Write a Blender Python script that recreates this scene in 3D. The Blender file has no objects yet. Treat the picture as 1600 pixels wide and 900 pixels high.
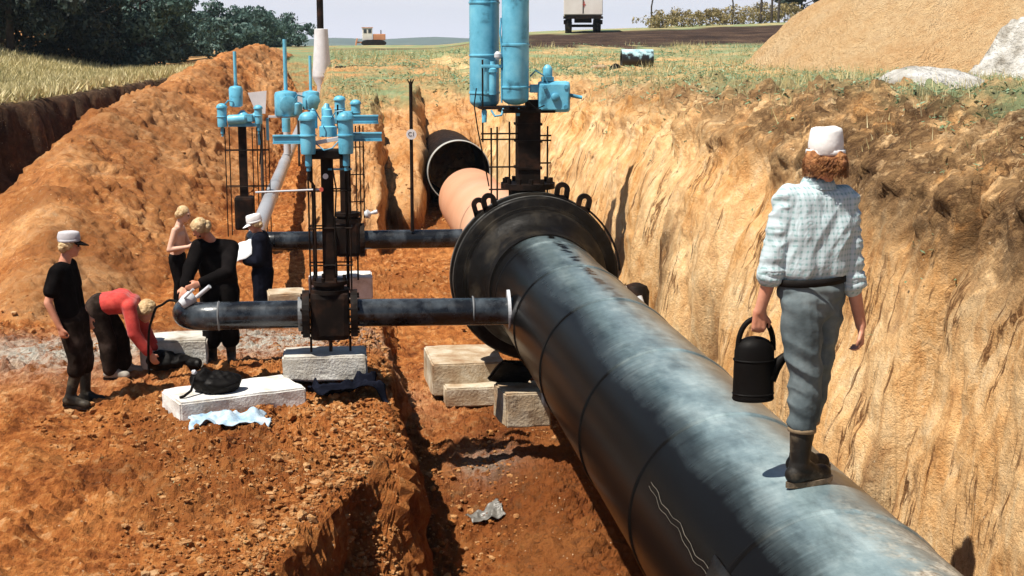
import bpy, bmesh, math, random
import numpy as np
from mathutils import Vector, Matrix

S = bpy.context.scene
C = S.collection
random.seed(7)
RNG = np.random.default_rng(7)
R = math.radians

# ------------------------------------------------------------------ camera, sky, sun, exposure
cd = bpy.data.cameras.new('camera')
cam = bpy.data.objects.new('camera', cd)
C.objects.link(cam)
cd.sensor_width = 36.0
cd.lens = 50.0
cd.clip_start = 0.1
cd.clip_end = 9000
cam.location = (0, 0, 3.66)
cam.rotation_euler = (R(90 - 9.805), 0, R(-6.803))
S.camera = cam

TO_SUN = Vector((-0.41, -0.25, 0.88)).normalized()
SUN_EL = math.asin(TO_SUN.z)
SUN_AZ = math.atan2(TO_SUN.x, TO_SUN.y)
w = bpy.data.worlds.new('World')
S.world = w
w.use_nodes = True
nt = w.node_tree
sky = nt.nodes.new('ShaderNodeTexSky')
sky.sky_type = 'NISHITA'
sky.sun_disc = False
sky.sun_elevation = SUN_EL
sky.sun_rotation = SUN_AZ
sky.altitude = 100
sky.air_density = 1.0
sky.dust_density = 0.8
sky.ozone_density = 1.5
bg = nt.nodes['Background']
bg.inputs['Strength'].default_value = 0.05
# summer haze: the sky pales towards the whole horizon
wg = nt.nodes.new('ShaderNodeTexCoord'); ws = nt.nodes.new('ShaderNodeSeparateXYZ'); nt.links.new(wg.outputs['Generated'], ws.inputs[0])
wr_ = nt.nodes.new('ShaderNodeMapRange'); wr_.interpolation_type = 'SMOOTHSTEP'
wr_.inputs['From Min'].default_value = 0.12; wr_.inputs['From Max'].default_value = -0.02; wr_.inputs['To Min'].default_value = 0.0; wr_.inputs['To Max'].default_value = 0.9
nt.links.new(ws.outputs[2], wr_.inputs[0])
wm = nt.nodes.new('ShaderNodeMix'); wm.data_type = 'RGBA'
wm.inputs[7].default_value = (16.2, 16.0, 18.6, 1)
nt.links.new(wr_.outputs[0], wm.inputs[0]); nt.links.new(sky.outputs[0], wm.inputs[6]); nt.links.new(wm.outputs[2], bg.inputs['Color'])

ld = bpy.data.lights.new('sun', 'SUN')
ld.energy = 5.0
ld.angle = R(0.55)
ld.color = (1.0, 0.93, 0.82)
sun = bpy.data.objects.new('sun', ld)
C.objects.link(sun)
sun.rotation_euler = TO_SUN.to_track_quat('Z', 'Y').to_euler()

S.view_settings.view_transform = 'Standard'
S.view_settings.look = 'None'
S.view_settings.gamma = 1
S.view_settings.exposure = 0.55
S.cycles.max_bounces = 6
S.cycles.diffuse_bounces = 1
S.cycles.volume_bounces = 1

# ------------------------------------------------------------------ numpy noise
def _hash(ix, iy, iz, seed):
    h = (ix.astype(np.int64) * 374761393 + iy.astype(np.int64) * 668265263 + iz.astype(np.int64) * 2147483647 + seed * 974634777) & 0xFFFFFFFF
    h = ((h ^ (h >> 13)) * 1274126177) & 0xFFFFFFFF
    h = (h ^ (h >> 16)) & 0xFFFFFF
    return h.astype(np.float32) / float(0xFFFFFF)

def vnoise(x, y, z, seed=0):
    x = np.asarray(x, np.float32); y = np.asarray(y, np.float32); z = np.asarray(z, np.float32)
    x, y, z = np.broadcast_arrays(x, y, z)
    fx, fy, fz = np.floor(x), np.floor(y), np.floor(z)
    ix, iy, iz = fx.astype(np.int32), fy.astype(np.int32), fz.astype(np.int32)
    tx, ty, tz = x - fx, y - fy, z - fz
    tx = tx * tx * (3 - 2 * tx); ty = ty * ty * (3 - 2 * ty); tz = tz * tz * (3 - 2 * tz)
    def c(a, b, d): return _hash(ix + a, iy + b, iz + d, seed)
    v00 = c(0, 0, 0) * (1 - tx) + c(1, 0, 0) * tx
    v10 = c(0, 1, 0) * (1 - tx) + c(1, 1, 0) * tx
    v01 = c(0, 0, 1) * (1 - tx) + c(1, 0, 1) * tx
    v11 = c(0, 1, 1) * (1 - tx) + c(1, 1, 1) * tx
    return ((v00 * (1 - ty) + v10 * ty) * (1 - tz) + (v01 * (1 - ty) + v11 * ty) * tz) * 2 - 1

def fbm(x, y, z, oct=4, seed=0, gain=0.5):
    a, s, f = 1.0, 0.0, 1.0
    for i in range(oct):
        s = s + a * vnoise(np.asarray(x) * f + 13.7 * i, np.asarray(y) * f + 5.1 * i, np.asarray(z) * f - 7.3 * i, seed + i)
        a *= gain; f *= 2.03
    return s

def clods(x, y, size, seed=0, sharp=1.0):
    """broken-earth relief: a faceted lump in every cell, creases between them (about 0..1)"""
    x = np.asarray(x, np.float32) / size; y = np.asarray(y, np.float32) / size
    ix = np.floor(x).astype(np.int32); iy = np.floor(y).astype(np.int32)
    best = np.full(x.shape, 9.0, np.float32); hgt = np.zeros(x.shape, np.float32)
    zz = np.zeros_like(ix)
    for dx in (-1, 0, 1):
        for dy in (-1, 0, 1):
            cx_, cy_ = ix + dx, iy + dy
            px = cx_ + _hash(cx_, cy_, zz, seed); py = cy_ + _hash(cx_, cy_, zz + 1, seed)
            a = _hash(cx_, cy_, zz + 2, seed) * 6.283; h = _hash(cx_, cy_, zz + 3, seed)
            ux, uy = x - px, y - py
            vx, vy = ux * np.cos(a) + uy * np.sin(a), -ux * np.sin(a) + uy * np.cos(a)
            d = np.sqrt(vx * vx + 1.9 * vy * vy) * 0.6 + 0.4 * (np.abs(vx) + 1.2 * np.abs(vy)) * 0.8
            k = d < best
            best = np.where(k, d, best); hgt = np.where(k, (0.25 + 0.75 * h * h) * (1 + 0.5 * (vx * 0.7 + vy * 0.4)), hgt)
    return np.clip(1 - best * 1.15, 0, 1) ** (0.7 * sharp) * hgt

def sm(a, b, x):
    t = np.clip((np.asarray(x, float) - a) / (np.asarray(b, float) - a), 0, 1)
    return t * t * (3 - 2 * t)

# ------------------------------------------------------------------ materials
def N(nt_, t, **kw):
    n = nt_.nodes.new(t)
    for k, v in kw.items():
        if k in n.inputs:
            n.inputs[k].default_value = v
        else:
            setattr(n, k, v)
    return n

def ramp(nt_, fac, stops, interp='LINEAR'):
    r = nt_.nodes.new('ShaderNodeValToRGB')
    r.color_ramp.interpolation = interp
    el = r.color_ramp.elements
    while len(el) < len(stops):
        el.new(0.5)
    for e, (p, c) in zip(el, stops):
        e.position = p
        e.color = (c, c, c, 1) if isinstance(c, (int, float)) else (*c, 1)
    nt_.links.new(fac, r.inputs[0])
    return r.outputs[0]

def mixc(nt_, fac, a, b, blend='MIX'):
    m = nt_.nodes.new('ShaderNodeMix')
    m.data_type = 'RGBA'
    m.blend_type = blend
    for sock, v in ((m.inputs[0], fac), (m.inputs[6], a), (m.inputs[7], b)):
        if hasattr(v, 'is_output'):
            nt_.links.new(v, sock)
        elif isinstance(v, (int, float)):
            sock.default_value = v if sock.type == 'VALUE' else (v, v, v, 1)
        else:
            sock.default_value = (*v, 1)
    return m.outputs[2]

def mth(nt_, op, a, b=None, c=None, clamp=False):
    m = nt_.nodes.new('ShaderNodeMath')
    m.operation = op
    m.use_clamp = clamp
    for i, v in enumerate((a, b, c)):
        if v is None: continue
        if hasattr(v, 'is_output'): nt_.links.new(v, m.inputs[i])
        else: m.inputs[i].default_value = v
    return m.outputs[0]

def noise(nt_, vec, scale, detail=6, rough=0.6, dist=0.0):
    n = N(nt_, 'ShaderNodeTexNoise', Scale=scale, Detail=detail, Roughness=rough, Distortion=dist)
    if vec is not None: nt_.links.new(vec, n.inputs['Vector'])
    return n.outputs['Fac']

def newmat(name):
    m = bpy.data.materials.new(name)
    m.use_nodes = True
    t = m.node_tree
    b = t.nodes['Principled BSDF']
    tc = t.nodes.new('ShaderNodeTexCoord')
    return m, t, b, tc.outputs['Object']

def bump(t, b, h, strength, dist):
    n = N(t, 'ShaderNodeBump', Strength=strength, Distance=dist)
    t.links.new(h, n.inputs['Height'])
    t.links.new(n.outputs[0], b.inputs['Normal'])

MATS = {}
def mat(name, cols, scale=6, rough=0.8, bmp=0.3, bd=0.01, bscale=None, metal=0.0, spec=0.5, rvar=0.15, sheen=0):
    """colours spread over a noise ramp, with grain relief"""
    if name in MATS: return MATS[name]
    m, t, b, oc = newmat(name)
    f = noise(t, oc, scale)
    n = len(cols)
    c = ramp(t, f, [(0.3 + 0.4 * i / max(1, n - 1), k) for i, k in enumerate(cols)]) if n > 1 else None
    if c is not None: t.links.new(c, b.inputs['Base Color'])
    else: b.inputs['Base Color'].default_value = (*cols[0], 1)
    f2 = noise(t, oc, scale * 2.7, 4)
    r = N(t, 'ShaderNodeMapRange', **{'From Min': 0.3, 'From Max': 0.7, 'To Min': max(0.02, rough - rvar), 'To Max': min(1, rough + rvar)})
    t.links.new(f2, r.inputs[0]); t.links.new(r.outputs[0], b.inputs['Roughness'])
    b.inputs['Metallic'].default_value = metal
    b.inputs['Specular IOR Level'].default_value = spec
    if sheen: b.inputs['Sheen Weight'].default_value = sheen
    if bmp:
        bump(t, b, noise(t, oc, bscale or scale * 5, 5), bmp, bd)
    MATS[name] = m
    return m

def ground_mat():
    m, t, b, oc = newmat('soil')
    geo = t.nodes.new('ShaderNodeNewGeometry')
    pos = geo.outputs['Position']
    def attr(n):
        a = t.nodes.new('ShaderNodeAttribute'); a.attribute_name = n
        return a.outputs['Fac']
    n1 = noise(t, pos, 0.9, 8, 0.65)
    n2 = noise(t, pos, 6.0, 8, 0.7)
    n3 = noise(t, pos, 26.0, 5, 0.7)
    red = ramp(t, n1, [(0.32, (0.15, 0.036, 0.009)), (0.48, (0.40, 0.130, 0.030)), (0.66, (0.60, 0.255, 0.075))])
    red2 = ramp(t, n2, [(0.37, (0.055, 0.016, 0.006)), (0.47, (0.36, 0.115, 0.03)), (0.56, (0.56, 0.23, 0.065)), (0.66, (0.82, 0.50, 0.24))])
    red = mixc(t, 0.55, red, red2)
    # loess wall, combed by the digger: streaks that run down the face
    mp = N(t, 'ShaderNodeMapping', Scale=(1.6, 1.9, 0.9)); t.links.new(pos, mp.inputs[0])
    ns = noise(t, mp.outputs[0], 2.6, 8, 0.7, 0.6)
    sand = ramp(t, ns, [(0.30, (0.25, 0.085, 0.020)), (0.40, (0.56, 0.265, 0.085)), (0.50, (0.77, 0.455, 0.195)), (0.68, (0.90, 0.69, 0.42))])
    sand2 = ramp(t, n1, [(0.36, (0.62, 0.29, 0.085)), (0.6, (0.88, 0.66, 0.38))])
    sand = mixc(t, 0.38, sand, sand2)
    # cracks that run down the face
    cm = N(t, 'ShaderNodeMapping', Scale=(0.3, 1.7, 0.22)); t.links.new(pos, cm.inputs[0])
    cr = mth(t, 'ABSOLUTE', mth(t, 'SUBTRACT', noise(t, cm.outputs[0], 1.5, 7, 0.62, 0.4), 0.5))
    crk = mth(t, 'MULTIPLY', ramp(t, cr, [(0.004, 1.0), (0.018, 0.0)]), ramp(t, noise(t, pos, 1.3, 4), [(0.46, 0.0), (0.56, 0.9)]))
    sand = mixc(t, crk, sand, (0.12, 0.045, 0.014))
    col = mixc(t, attr('sandy'), red, sand)
    xs_ = t.nodes.new('ShaderNodeSeparateXYZ'); t.links.new(pos, xs_.inputs[0])
    dc = t.nodes.new('ShaderNodeCombineXYZ')
    t.links.new(mth(t, 'MULTIPLY', mth(t, 'ADD', xs_.outputs[1], xs_.outputs[2]), 6.5), dc.inputs[0])
    t.links.new(mth(t, 'MULTIPLY', mth(t, 'SUBTRACT', xs_.outputs[2], xs_.outputs[1]), 1.6), dc.inputs[1])
    t.links.new(mth(t, 'MULTIPLY', xs_.outputs[0], 3.0), dc.inputs[2])
    nd = noise(t, dc.outputs[0], 1.0, 10, 0.75, 0.5)
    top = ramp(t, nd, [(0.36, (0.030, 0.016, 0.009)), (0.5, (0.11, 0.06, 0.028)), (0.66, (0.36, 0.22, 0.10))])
    tf = mth(t, 'MULTIPLY', attr('topsoil_shade'), ramp(t, mth(t, 'ADD', mth(t, 'MULTIPLY', noise(t, pos, 1.7, 8, 0.75), 0.5), mth(t, 'MULTIPLY', nd, 0.5)), [(0.40, 0.05), (0.51, 1.0)]))
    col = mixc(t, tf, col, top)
    grav = ramp(t, n3, [(0.3, (0.26, 0.23, 0.18)), (0.5, (0.50, 0.47, 0.40)), (0.7, (0.66, 0.64, 0.57))])
    gf = mth(t, 'MULTIPLY', attr('gravel'), ramp(t, n2, [(0.38, 0.0), (0.52, 1.0)]))
    col = mixc(t, gf, col, grav)
    damp_shade = mixc(t, 1.0, col, (0.30, 0.23, 0.19), 'MULTIPLY')
    col = mixc(t, mth(t, 'MULTIPLY', attr('damp_shade'), ramp(t, n2, [(0.36, 0.15), (0.6, 1.0)])), col, damp_shade)
    grass = ramp(t, noise(t, pos, 1.1, 8, 0.75), [(0.30, (0.34, 0.22, 0.11)), (0.40, (0.24, 0.25, 0.13)), (0.54, (0.19, 0.29, 0.15)), (0.66, (0.30, 0.37, 0.22)), (0.8, (0.44, 0.38, 0.20))])
    gm = ramp(t, noise(t, pos, 2.3, 6, 0.7), [(0.36, 0.0), (0.50, 1.0)])
    gmask = mth(t, 'MULTIPLY', attr('grass'), mth(t, 'MAXIMUM', gm, mth(t, 'SUBTRACT', mth(t, 'MULTIPLY', attr('grass'), 2.0), 1.0, None, True)))
    col = mixc(t, gmask, col, grass)
    dry = ramp(t, n2, [(0.3, (0.42, 0.30, 0.12)), (0.5, (0.62, 0.50, 0.24)), (0.7, (0.74, 0.64, 0.36))])
    col = mixc(t, attr('dry'), col, dry)
    road_shade = ramp(t, mth(t, 'ADD', mth(t, 'MULTIPLY', n2, 0.45), mth(t, 'MULTIPLY', noise(t, pos, 0.45, 6, 0.7), 0.55)), [(0.36, (0.016, 0.010, 0.008)), (0.5, (0.05, 0.030, 0.022)), (0.64, (0.15, 0.095, 0.060))])
    col = mixc(t, attr('dark'), col, road_shade)
    # small pale stones and dark pits
    vo = N(t, 'ShaderNodeTexVoronoi', Scale=17.0); t.links.new(pos, vo.inputs['Vector'])
    st = ramp(t, vo.outputs['Distance'], [(0.10, 1.0), (0.17, 0.0)])
    st = mth(t, 'MULTIPLY', st, ramp(t, noise(t, pos, 2.1, 3), [(0.55, 0.0), (0.62, 0.8)]))
    col = mixc(t, st, col, (0.70, 0.55, 0.36))
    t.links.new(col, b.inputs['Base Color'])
    b.inputs['Roughness'].default_value = 0.95
    b.inputs['Specular IOR Level'].default_value = 0.15
    h = mth(t, 'ADD', mth(t, 'MULTIPLY', n2, 0.65), mth(t, 'MULTIPLY', n3, 0.35))
    h = mth(t, 'ADD', h, mth(t, 'MULTIPLY', noise(t, pos, 75, 4, 0.7), 0.22))
    h = mth(t, 'MULTIPLY', h, mth(t, 'SUBTRACT', 1.0, mth(t, 'MULTIPLY', attr('sandy'), 0.30)))
    bump(t, b, h, 1.0, 0.10)
    MATS['soil'] = m
    return m

def pipe_mat():
    """black bitumen wrap, rubbed and dusty along its crown, sky sheen painted in grey there too; object origin lies on the pipe's axis"""
    m, t, b, oc = newmat('bitumen_pipe')
    sx = t.nodes.new('ShaderNodeSeparateXYZ'); t.links.new(oc, sx.inputs[0])
    x, y, z = sx.outputs
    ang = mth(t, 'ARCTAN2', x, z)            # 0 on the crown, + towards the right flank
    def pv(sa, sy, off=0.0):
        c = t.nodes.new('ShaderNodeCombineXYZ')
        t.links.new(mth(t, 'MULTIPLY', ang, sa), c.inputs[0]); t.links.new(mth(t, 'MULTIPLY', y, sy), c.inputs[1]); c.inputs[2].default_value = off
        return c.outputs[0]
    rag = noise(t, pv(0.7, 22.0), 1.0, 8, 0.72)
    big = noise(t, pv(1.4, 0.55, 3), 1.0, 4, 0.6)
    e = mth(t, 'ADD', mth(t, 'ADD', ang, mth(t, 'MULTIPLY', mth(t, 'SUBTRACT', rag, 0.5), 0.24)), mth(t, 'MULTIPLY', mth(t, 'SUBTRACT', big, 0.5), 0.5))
    left = ramp(t, mth(t, 'ADD', mth(t, 'MULTIPLY', e, 0.5), 0.5), [(0.15, 0.0), (0.25, 0.20), (0.34, 0.72), (0.44, 1.0), (0.58, 1.0), (0.72, 0.38)])  # grey ramp over the crown: sheen of the sky put into the colour
    sheen_wear = mth(t, 'MULTIPLY', left, ramp(t, noise(t, pv(3.0, 1.3, 9), 1.0, 8, 0.7), [(0.30, 0.55), (0.50, 1.0)]))
    # the painted grey fades towards the valve; wrap turns show as faint rings
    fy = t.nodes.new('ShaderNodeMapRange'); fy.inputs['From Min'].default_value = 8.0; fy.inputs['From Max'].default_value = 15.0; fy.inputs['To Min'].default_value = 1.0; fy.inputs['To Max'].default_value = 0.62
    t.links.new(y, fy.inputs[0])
    sheen_wear = mth(t, 'MULTIPLY', sheen_wear, fy.outputs[0])
    sheen_wear = mth(t, 'MULTIPLY', sheen_wear, ramp(t, noise(t, pv(0.10, 5.0, 33), 1.0, 8, 0.8), [(0.36, 0.80), (0.50, 1.0)]))
    # tar run along the crown near the valve
    sy = t.nodes.new('ShaderNodeMapRange'); sy.inputs['From Min'].default_value = 10.0; sy.inputs['From Max'].default_value = 13.5
    t.links.new(y, sy.inputs[0])
    tw = mth(t, 'ABSOLUTE', mth(t, 'ADD', mth(t, 'SUBTRACT', ang, 0.10), mth(t, 'MULTIPLY', mth(t, 'SUBTRACT', noise(t, pv(1.5, 5.0, 4), 1.0, 5), 0.5), 0.35)))
    tar = mth(t, 'MULTIPLY', ramp(t, tw, [(0.045, 1.0), (0.10, 0.0)]), sy.outputs[0])
    tar = mth(t, 'MULTIPLY', tar, ramp(t, noise(t, pv(2, 3.5, 6), 1.0, 3), [(0.42, 0.0), (0.52, 1.0)]))
    sheen_wear = mth(t, 'MULTIPLY', sheen_wear, mth(t, 'SUBTRACT', 1.0, tar))
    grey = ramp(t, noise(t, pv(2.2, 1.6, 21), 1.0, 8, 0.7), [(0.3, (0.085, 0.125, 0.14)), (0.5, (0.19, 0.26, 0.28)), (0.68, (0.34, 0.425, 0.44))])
    col = mixc(t, sheen_wear, (0.0045, 0.004, 0.0038), grey)
    # trodden earth where people walk
    mx = t.nodes.new('ShaderNodeMapRange'); mx.inputs['From Min'].default_value = 6.9; mx.inputs['From Max'].default_value = 5.4
    t.links.new(y, mx.inputs[0])
    side = ramp(t, mth(t, 'ADD', mth(t, 'MULTIPLY', ang, 0.5), 0.5), [(0.47, 0.0), (0.56, 1.0), (0.74, 1.0), (0.86, 0.3)])
    mud = mth(t, 'MULTIPLY', mth(t, 'MULTIPLY', mx.outputs[0], side), ramp(t, noise(t, oc, 5.5, 9, 0.75), [(0.44, 0.0), (0.56, 1.0)]))
    col = mixc(t, mud, col, ramp(t, noise(t, oc, 30, 5), [(0.35, (0.16, 0.12, 0.08)), (0.6, (0.52, 0.47, 0.38))]))
    # brown dust low on the right flank
    rf = ramp(t, mth(t, 'ADD', mth(t, 'MULTIPLY', ang, 0.5), mth(t, 'MULTIPLY', big, 0.2)), [(0.42, 0.0), (0.60, 0.85)])
    col = mixc(t, rf, col, (0.24, 0.16, 0.09))
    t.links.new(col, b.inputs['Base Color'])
    rr = mth(t, 'ADD', mth(t, 'MULTIPLY', sheen_wear, 0.06), 0.27)
    t.links.new(mth(t, 'ADD', rr, mth(t, 'MULTIPLY', mud, 0.5), None, True), b.inputs['Roughness'])
    t.links.new(mth(t, 'ADD', mth(t, 'MULTIPLY', sheen_wear, 0.45), 0.05), b.inputs['Specular IOR Level'])
    h = mth(t, 'ADD', mth(t, 'MULTIPLY', noise(t, pv(2.5, 7.0, 2), 1.0, 6), 0.6), mth(t, 'MULTIPLY', noise(t, oc, 40, 4), 0.15))
    bump(t, b, h, 0.25, 0.008)
    return m

def shirt_mat():
    m, t, b, oc = newmat('checked_cotton')
    sx = t.nodes.new('ShaderNodeSeparateXYZ'); t.links.new(oc, sx.inputs[0])
    def line(v, per, off=0.0):
        a = mth(t, 'FRACT', mth(t, 'ADD', mth(t, 'DIVIDE', v, per), off))
        return ramp(t, a, [(0.0, 1.0), (0.30, 1.0), (0.38, 0.0), (0.94, 0.0), (1.0, 1.0)])
    wob = mth(t, 'MULTIPLY', mth(t, 'SUBTRACT', noise(t, oc, 6, 3), 0.5), 0.03)
    h_ = mth(t, 'ADD', sx.outputs[0], mth(t, 'ADD', wob, mth(t, 'MULTIPLY', sx.outputs[1], 0.6)))
    v_ = mth(t, 'ADD', sx.outputs[2], wob)
    l1, l2 = line(h_, 0.026), line(v_, 0.028)
    k = mth(t, 'ADD', mth(t, 'MULTIPLY', mth(t, 'ADD', l1, l2), 0.24), mth(t, 'MULTIPLY', mth(t, 'MULTIPLY', l1, l2), 0.42), None, True)
    c = mixc(t, k, (0.53, 0.63, 0.675), (0.25, 0.405, 0.415))
    t.links.new(c, b.inputs['Base Color'])
    b.inputs['Roughness'].default_value = 0.9
    b.inputs['Specular IOR Level'].default_value = 0.2
    mp = N(t, 'ShaderNodeMapping', Scale=(7, 7, 3), Rotation=(0, R(40), 0)); t.links.new(oc, mp.inputs[0])
    bump(t, b, noise(t, mp.outputs[0], 2.0, 4, 0.5, 0.8), 0.5, 0.03)
    return m

SOIL = ground_mat()
PIPE = pipe_mat()
BLACK = mat('black_coated_steel', [(0.003, 0.0025, 0.0025), (0.008, 0.007, 0.0065), (0.03, 0.025, 0.02)], 3.5, 0.45, 0.25, 0.006, rvar=0.15, spec=0.2)
DARKFLANGE = mat('tarred_casting', [(0.003, 0.0025, 0.002), (0.006, 0.005, 0.0042), (0.035, 0.029, 0.021)], 2.6, 0.5, 0.5, 0.012, rvar=0.2, spec=0.14)
RUSTBLACK = mat('rusty_dark_steel', [(0.003, 0.002, 0.0017), (0.009, 0.0055, 0.004), (0.04, 0.018, 0.010)], 5, 0.65, 0.3, 0.006, spec=0.15)
BRANCH = mat('bitumen_branch_pipe', [(0.004, 0.004, 0.0045), (0.008, 0.009, 0.011), (0.07, 0.085, 0.10)], 2.5, 0.24, 0.25, 0.006, rvar=0.1, spec=0.5)
BLUE = mat('sky_blue_enamel', [(0.035, 0.14, 0.21), (0.11, 0.42, 0.60), (0.15, 0.50, 0.69), (0.22, 0.58, 0.74)], 4.5, 0.42, 0.12, 0.004, rvar=0.12)
BLUEDK = mat('blue_enamel_grimy', [(0.03, 0.12, 0.2), (0.07, 0.30, 0.46), (0.11, 0.42, 0.6)], 7, 0.5, 0.2, 0.005)
PALESTEEL = mat('primed_pale_steel', [(0.50, 0.52, 0.55), (0.58, 0.60, 0.64)], 0.6, 0.40, 0.0)
WHITEP = mat('white_paint', [(0.62, 0.62, 0.64), (0.78, 0.78, 0.80)], 4, 0.55, 0.1, 0.004)
REDPIPE = mat('red_primer', [(0.58, 0.26, 0.14), (0.64, 0.33, 0.19), (0.68, 0.40, 0.26)], 0.35, 0.5, 0.0)
SLEEVE = mat('galvanised_sleeve', [(0.34, 0.35, 0.33), (0.46, 0.47, 0.45)], 2, 0.6, 0.0)
INSIDE = mat('pipe_inside', [(0.003, 0.0025, 0.0025), (0.008, 0.006, 0.005)], 3, 0.9, 0.2, 0.006, spec=0.08)
CONC = mat('pale_concrete', [(0.20, 0.15, 0.10), (0.46, 0.43, 0.37), (0.62, 0.60, 0.55), (0.72, 0.71, 0.68)], 3.2, 0.9, 0.7, 0.02, bscale=35)
CONCDIRTY = mat('earth_stained_concrete', [(0.26, 0.14, 0.065), (0.42, 0.32, 0.21), (0.60, 0.54, 0.43)], 3.2, 0.92, 0.6, 0.02, bscale=30)
CONCWHITE = mat('bright_concrete', [(0.40, 0.34, 0.27), (0.66, 0.64, 0.60), (0.76, 0.75, 0.73), (0.80, 0.80, 0.79)], 3.5, 0.9, 0.6, 0.015, bscale=40)
SKIN = mat('skin_sunburnt', [(0.50, 0.20, 0.115), (0.60, 0.27, 0.17), (0.68, 0.34, 0.23)], 9, 0.55, 0.15, 0.004, rvar=0.08)
SKINPALE = mat('skin_pale', [(0.62, 0.36, 0.25), (0.70, 0.44, 0.33)], 9, 0.55, 0.15, 0.004, rvar=0.08)
SHIRT = shirt_mat()
TROUSERS = mat('grey_work_cotton', [(0.045, 0.06, 0.068), (0.11, 0.14, 0.152), (0.20, 0.235, 0.245)], 3.5, 0.9, 0.35, 0.012, spec=0.15)
DKCLOTH = mat('black_work_cloth', [(0.003, 0.0025, 0.0025), (0.006, 0.005, 0.005), (0.012, 0.010, 0.010)], 6, 0.95, 0.35, 0.012, spec=0.04, rvar=0.04)
NAVY = mat('navy_work_cloth', [(0.003, 0.0035, 0.006), (0.006, 0.007, 0.013), (0.014, 0.016, 0.028)], 6, 0.95, 0.35, 0.012, spec=0.04, rvar=0.04)
BROWNTR = mat('dark_brown_trousers', [(0.006, 0.004, 0.003), (0.018, 0.012, 0.009), (0.06, 0.042, 0.034)], 5, 0.95, 0.35, 0.012, spec=0.05, rvar=0.04)
REDSH = mat('red_knit', [(0.40, 0.025, 0.02), (0.55, 0.045, 0.035), (0.62, 0.07, 0.05)], 14, 0.9, 0.4, 0.008, sheen=0.15)
RUBBER = mat('dull_black_rubber', [(0.005, 0.0045, 0.004), (0.014, 0.012, 0.010), (0.10, 0.08, 0.055)], 7, 0.55, 0.25, 0.008, spec=0.25)
HAIRRED = mat('ginger_hair', [(0.14, 0.042, 0.012), (0.36, 0.14, 0.04), (0.56, 0.28, 0.10)], 26, 0.6, 0.9, 0.03, bscale=60)
HAIRBL = mat('blond_hair', [(0.34, 0.20, 0.08), (0.58, 0.40, 0.20), (0.70, 0.54, 0.32)], 26, 0.6, 0.8, 0.02, bscale=60)
CAPW = mat('white_cap_cotton', [(0.74, 0.73, 0.72), (0.82, 0.81, 0.81)], 8, 0.9, 0.3, 0.008)
CAPG = mat('grey_cap_cotton', [(0.42, 0.41, 0.44), (0.60, 0.59, 0.62)], 8, 0.9, 0.3, 0.008)
PLASTICBK = mat('black_plastic', [(0.0025, 0.002, 0.0018), (0.005, 0.004, 0.0035)], 5, 0.6, 0.15, 0.006, spec=0.12)
CLOTHBL = mat('pale_blue_cloth', [(0.20, 0.34, 0.48), (0.40, 0.54, 0.66), (0.60, 0.70, 0.78)], 9, 0.9, 0.4, 0.012)
PAPER = mat('white_paper', [(0.60, 0.63, 0.66), (0.80, 0.81, 0.82)], 12, 0.8, 0.2, 0.004)
ORANGE = mat('orange_machine_paint', [(0.52, 0.20, 0.09), (0.66, 0.30, 0.15)], 1.5, 0.6, 0.1, 0.01)
CREAM = mat('cream_body_panel', [(0.66, 0.60, 0.55), (0.78, 0.74, 0.70)], 1.2, 0.6, 0.1, 0.01)
GLASSY = mat('dark_window_glass', [(0.02, 0.025, 0.03)], 3, 0.08, 0)
REDMARK = mat('red_sign_paint', [(0.55, 0.09, 0.06)], 3, 0.6, 0)
BARK = mat('bark', [(0.03, 0.022, 0.016), (0.08, 0.06, 0.045)], 4, 0.95, 0.5, 0.03)
POSTWOOD = mat('weathered_post', [(0.03, 0.022, 0.018), (0.07, 0.055, 0.045)], 4, 0.9, 0.4, 0.02)
CHALK = mat('pale_chalk_rubble', [(0.16, 0.13, 0.10), (0.38, 0.36, 0.32), (0.56, 0.55, 0.52), (0.70, 0.69, 0.68)], 2.2, 0.95, 1.0, 0.12, bscale=9)

def leafmat(name, cols, scale, trans=0.25):
    m, t, b, oc = newmat(name)
    geo = t.nodes.new('ShaderNodeNewGeometry')
    f = noise(t, geo.outputs['Position'], scale, 6, 0.7)
    f = mth(t, 'ADD', mth(t, 'MULTIPLY', f, 0.7), mth(t, 'MULTIPLY', geo.outputs['Random Per Island'], 0.3))
    c = ramp(t, f, [(0.3 + 0.4 * i / (len(cols) - 1), k) for i, k in enumerate(cols)])
    t.links.new(c, b.inputs['Base Color'])
    b.inputs['Roughness'].default_value = 0.55
    b.inputs['Specular IOR Level'].default_value = 0.35
    tr = t.nodes.new('ShaderNodeBsdfTranslucent'); t.links.new(c, tr.inputs[0])
    mx = t.nodes.new('ShaderNodeMixShader'); mx.inputs[0].default_value = trans
    t.links.new(b.outputs[0], mx.inputs[1]); t.links.new(tr.outputs[0], mx.inputs[2])
    t.links.new(mx.outputs[0], t.nodes['Material Output'].inputs[0])
    return m
LEAF = leafmat('tree_leaf', [(0.018, 0.042, 0.032), (0.055, 0.105, 0.085), (0.17, 0.27, 0.245)], 0.8)
LEAFDK = leafmat('dark_tree_leaf', [(0.008, 0.012, 0.008), (0.018, 0.028, 0.019), (0.05, 0.08, 0.065)], 0.8)
WEED = leafmat('weed_leaf', [(0.08, 0.15, 0.07), (0.18, 0.29, 0.16), (0.34, 0.45, 0.30)], 1.4)
DRYGRASS = leafmat('dry_grass', [(0.24, 0.24, 0.10), (0.58, 0.48, 0.22), (0.82, 0.74, 0.46)], 0.5)
DRYBUSH = leafmat('dry_bush_leaf', [(0.13, 0.11, 0.05), (0.30, 0.23, 0.10), (0.44, 0.38, 0.19)], 0.6)

# ------------------------------------------------------------------ mesh helpers
def link(o):
    C.objects.link(o)
    return o

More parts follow.
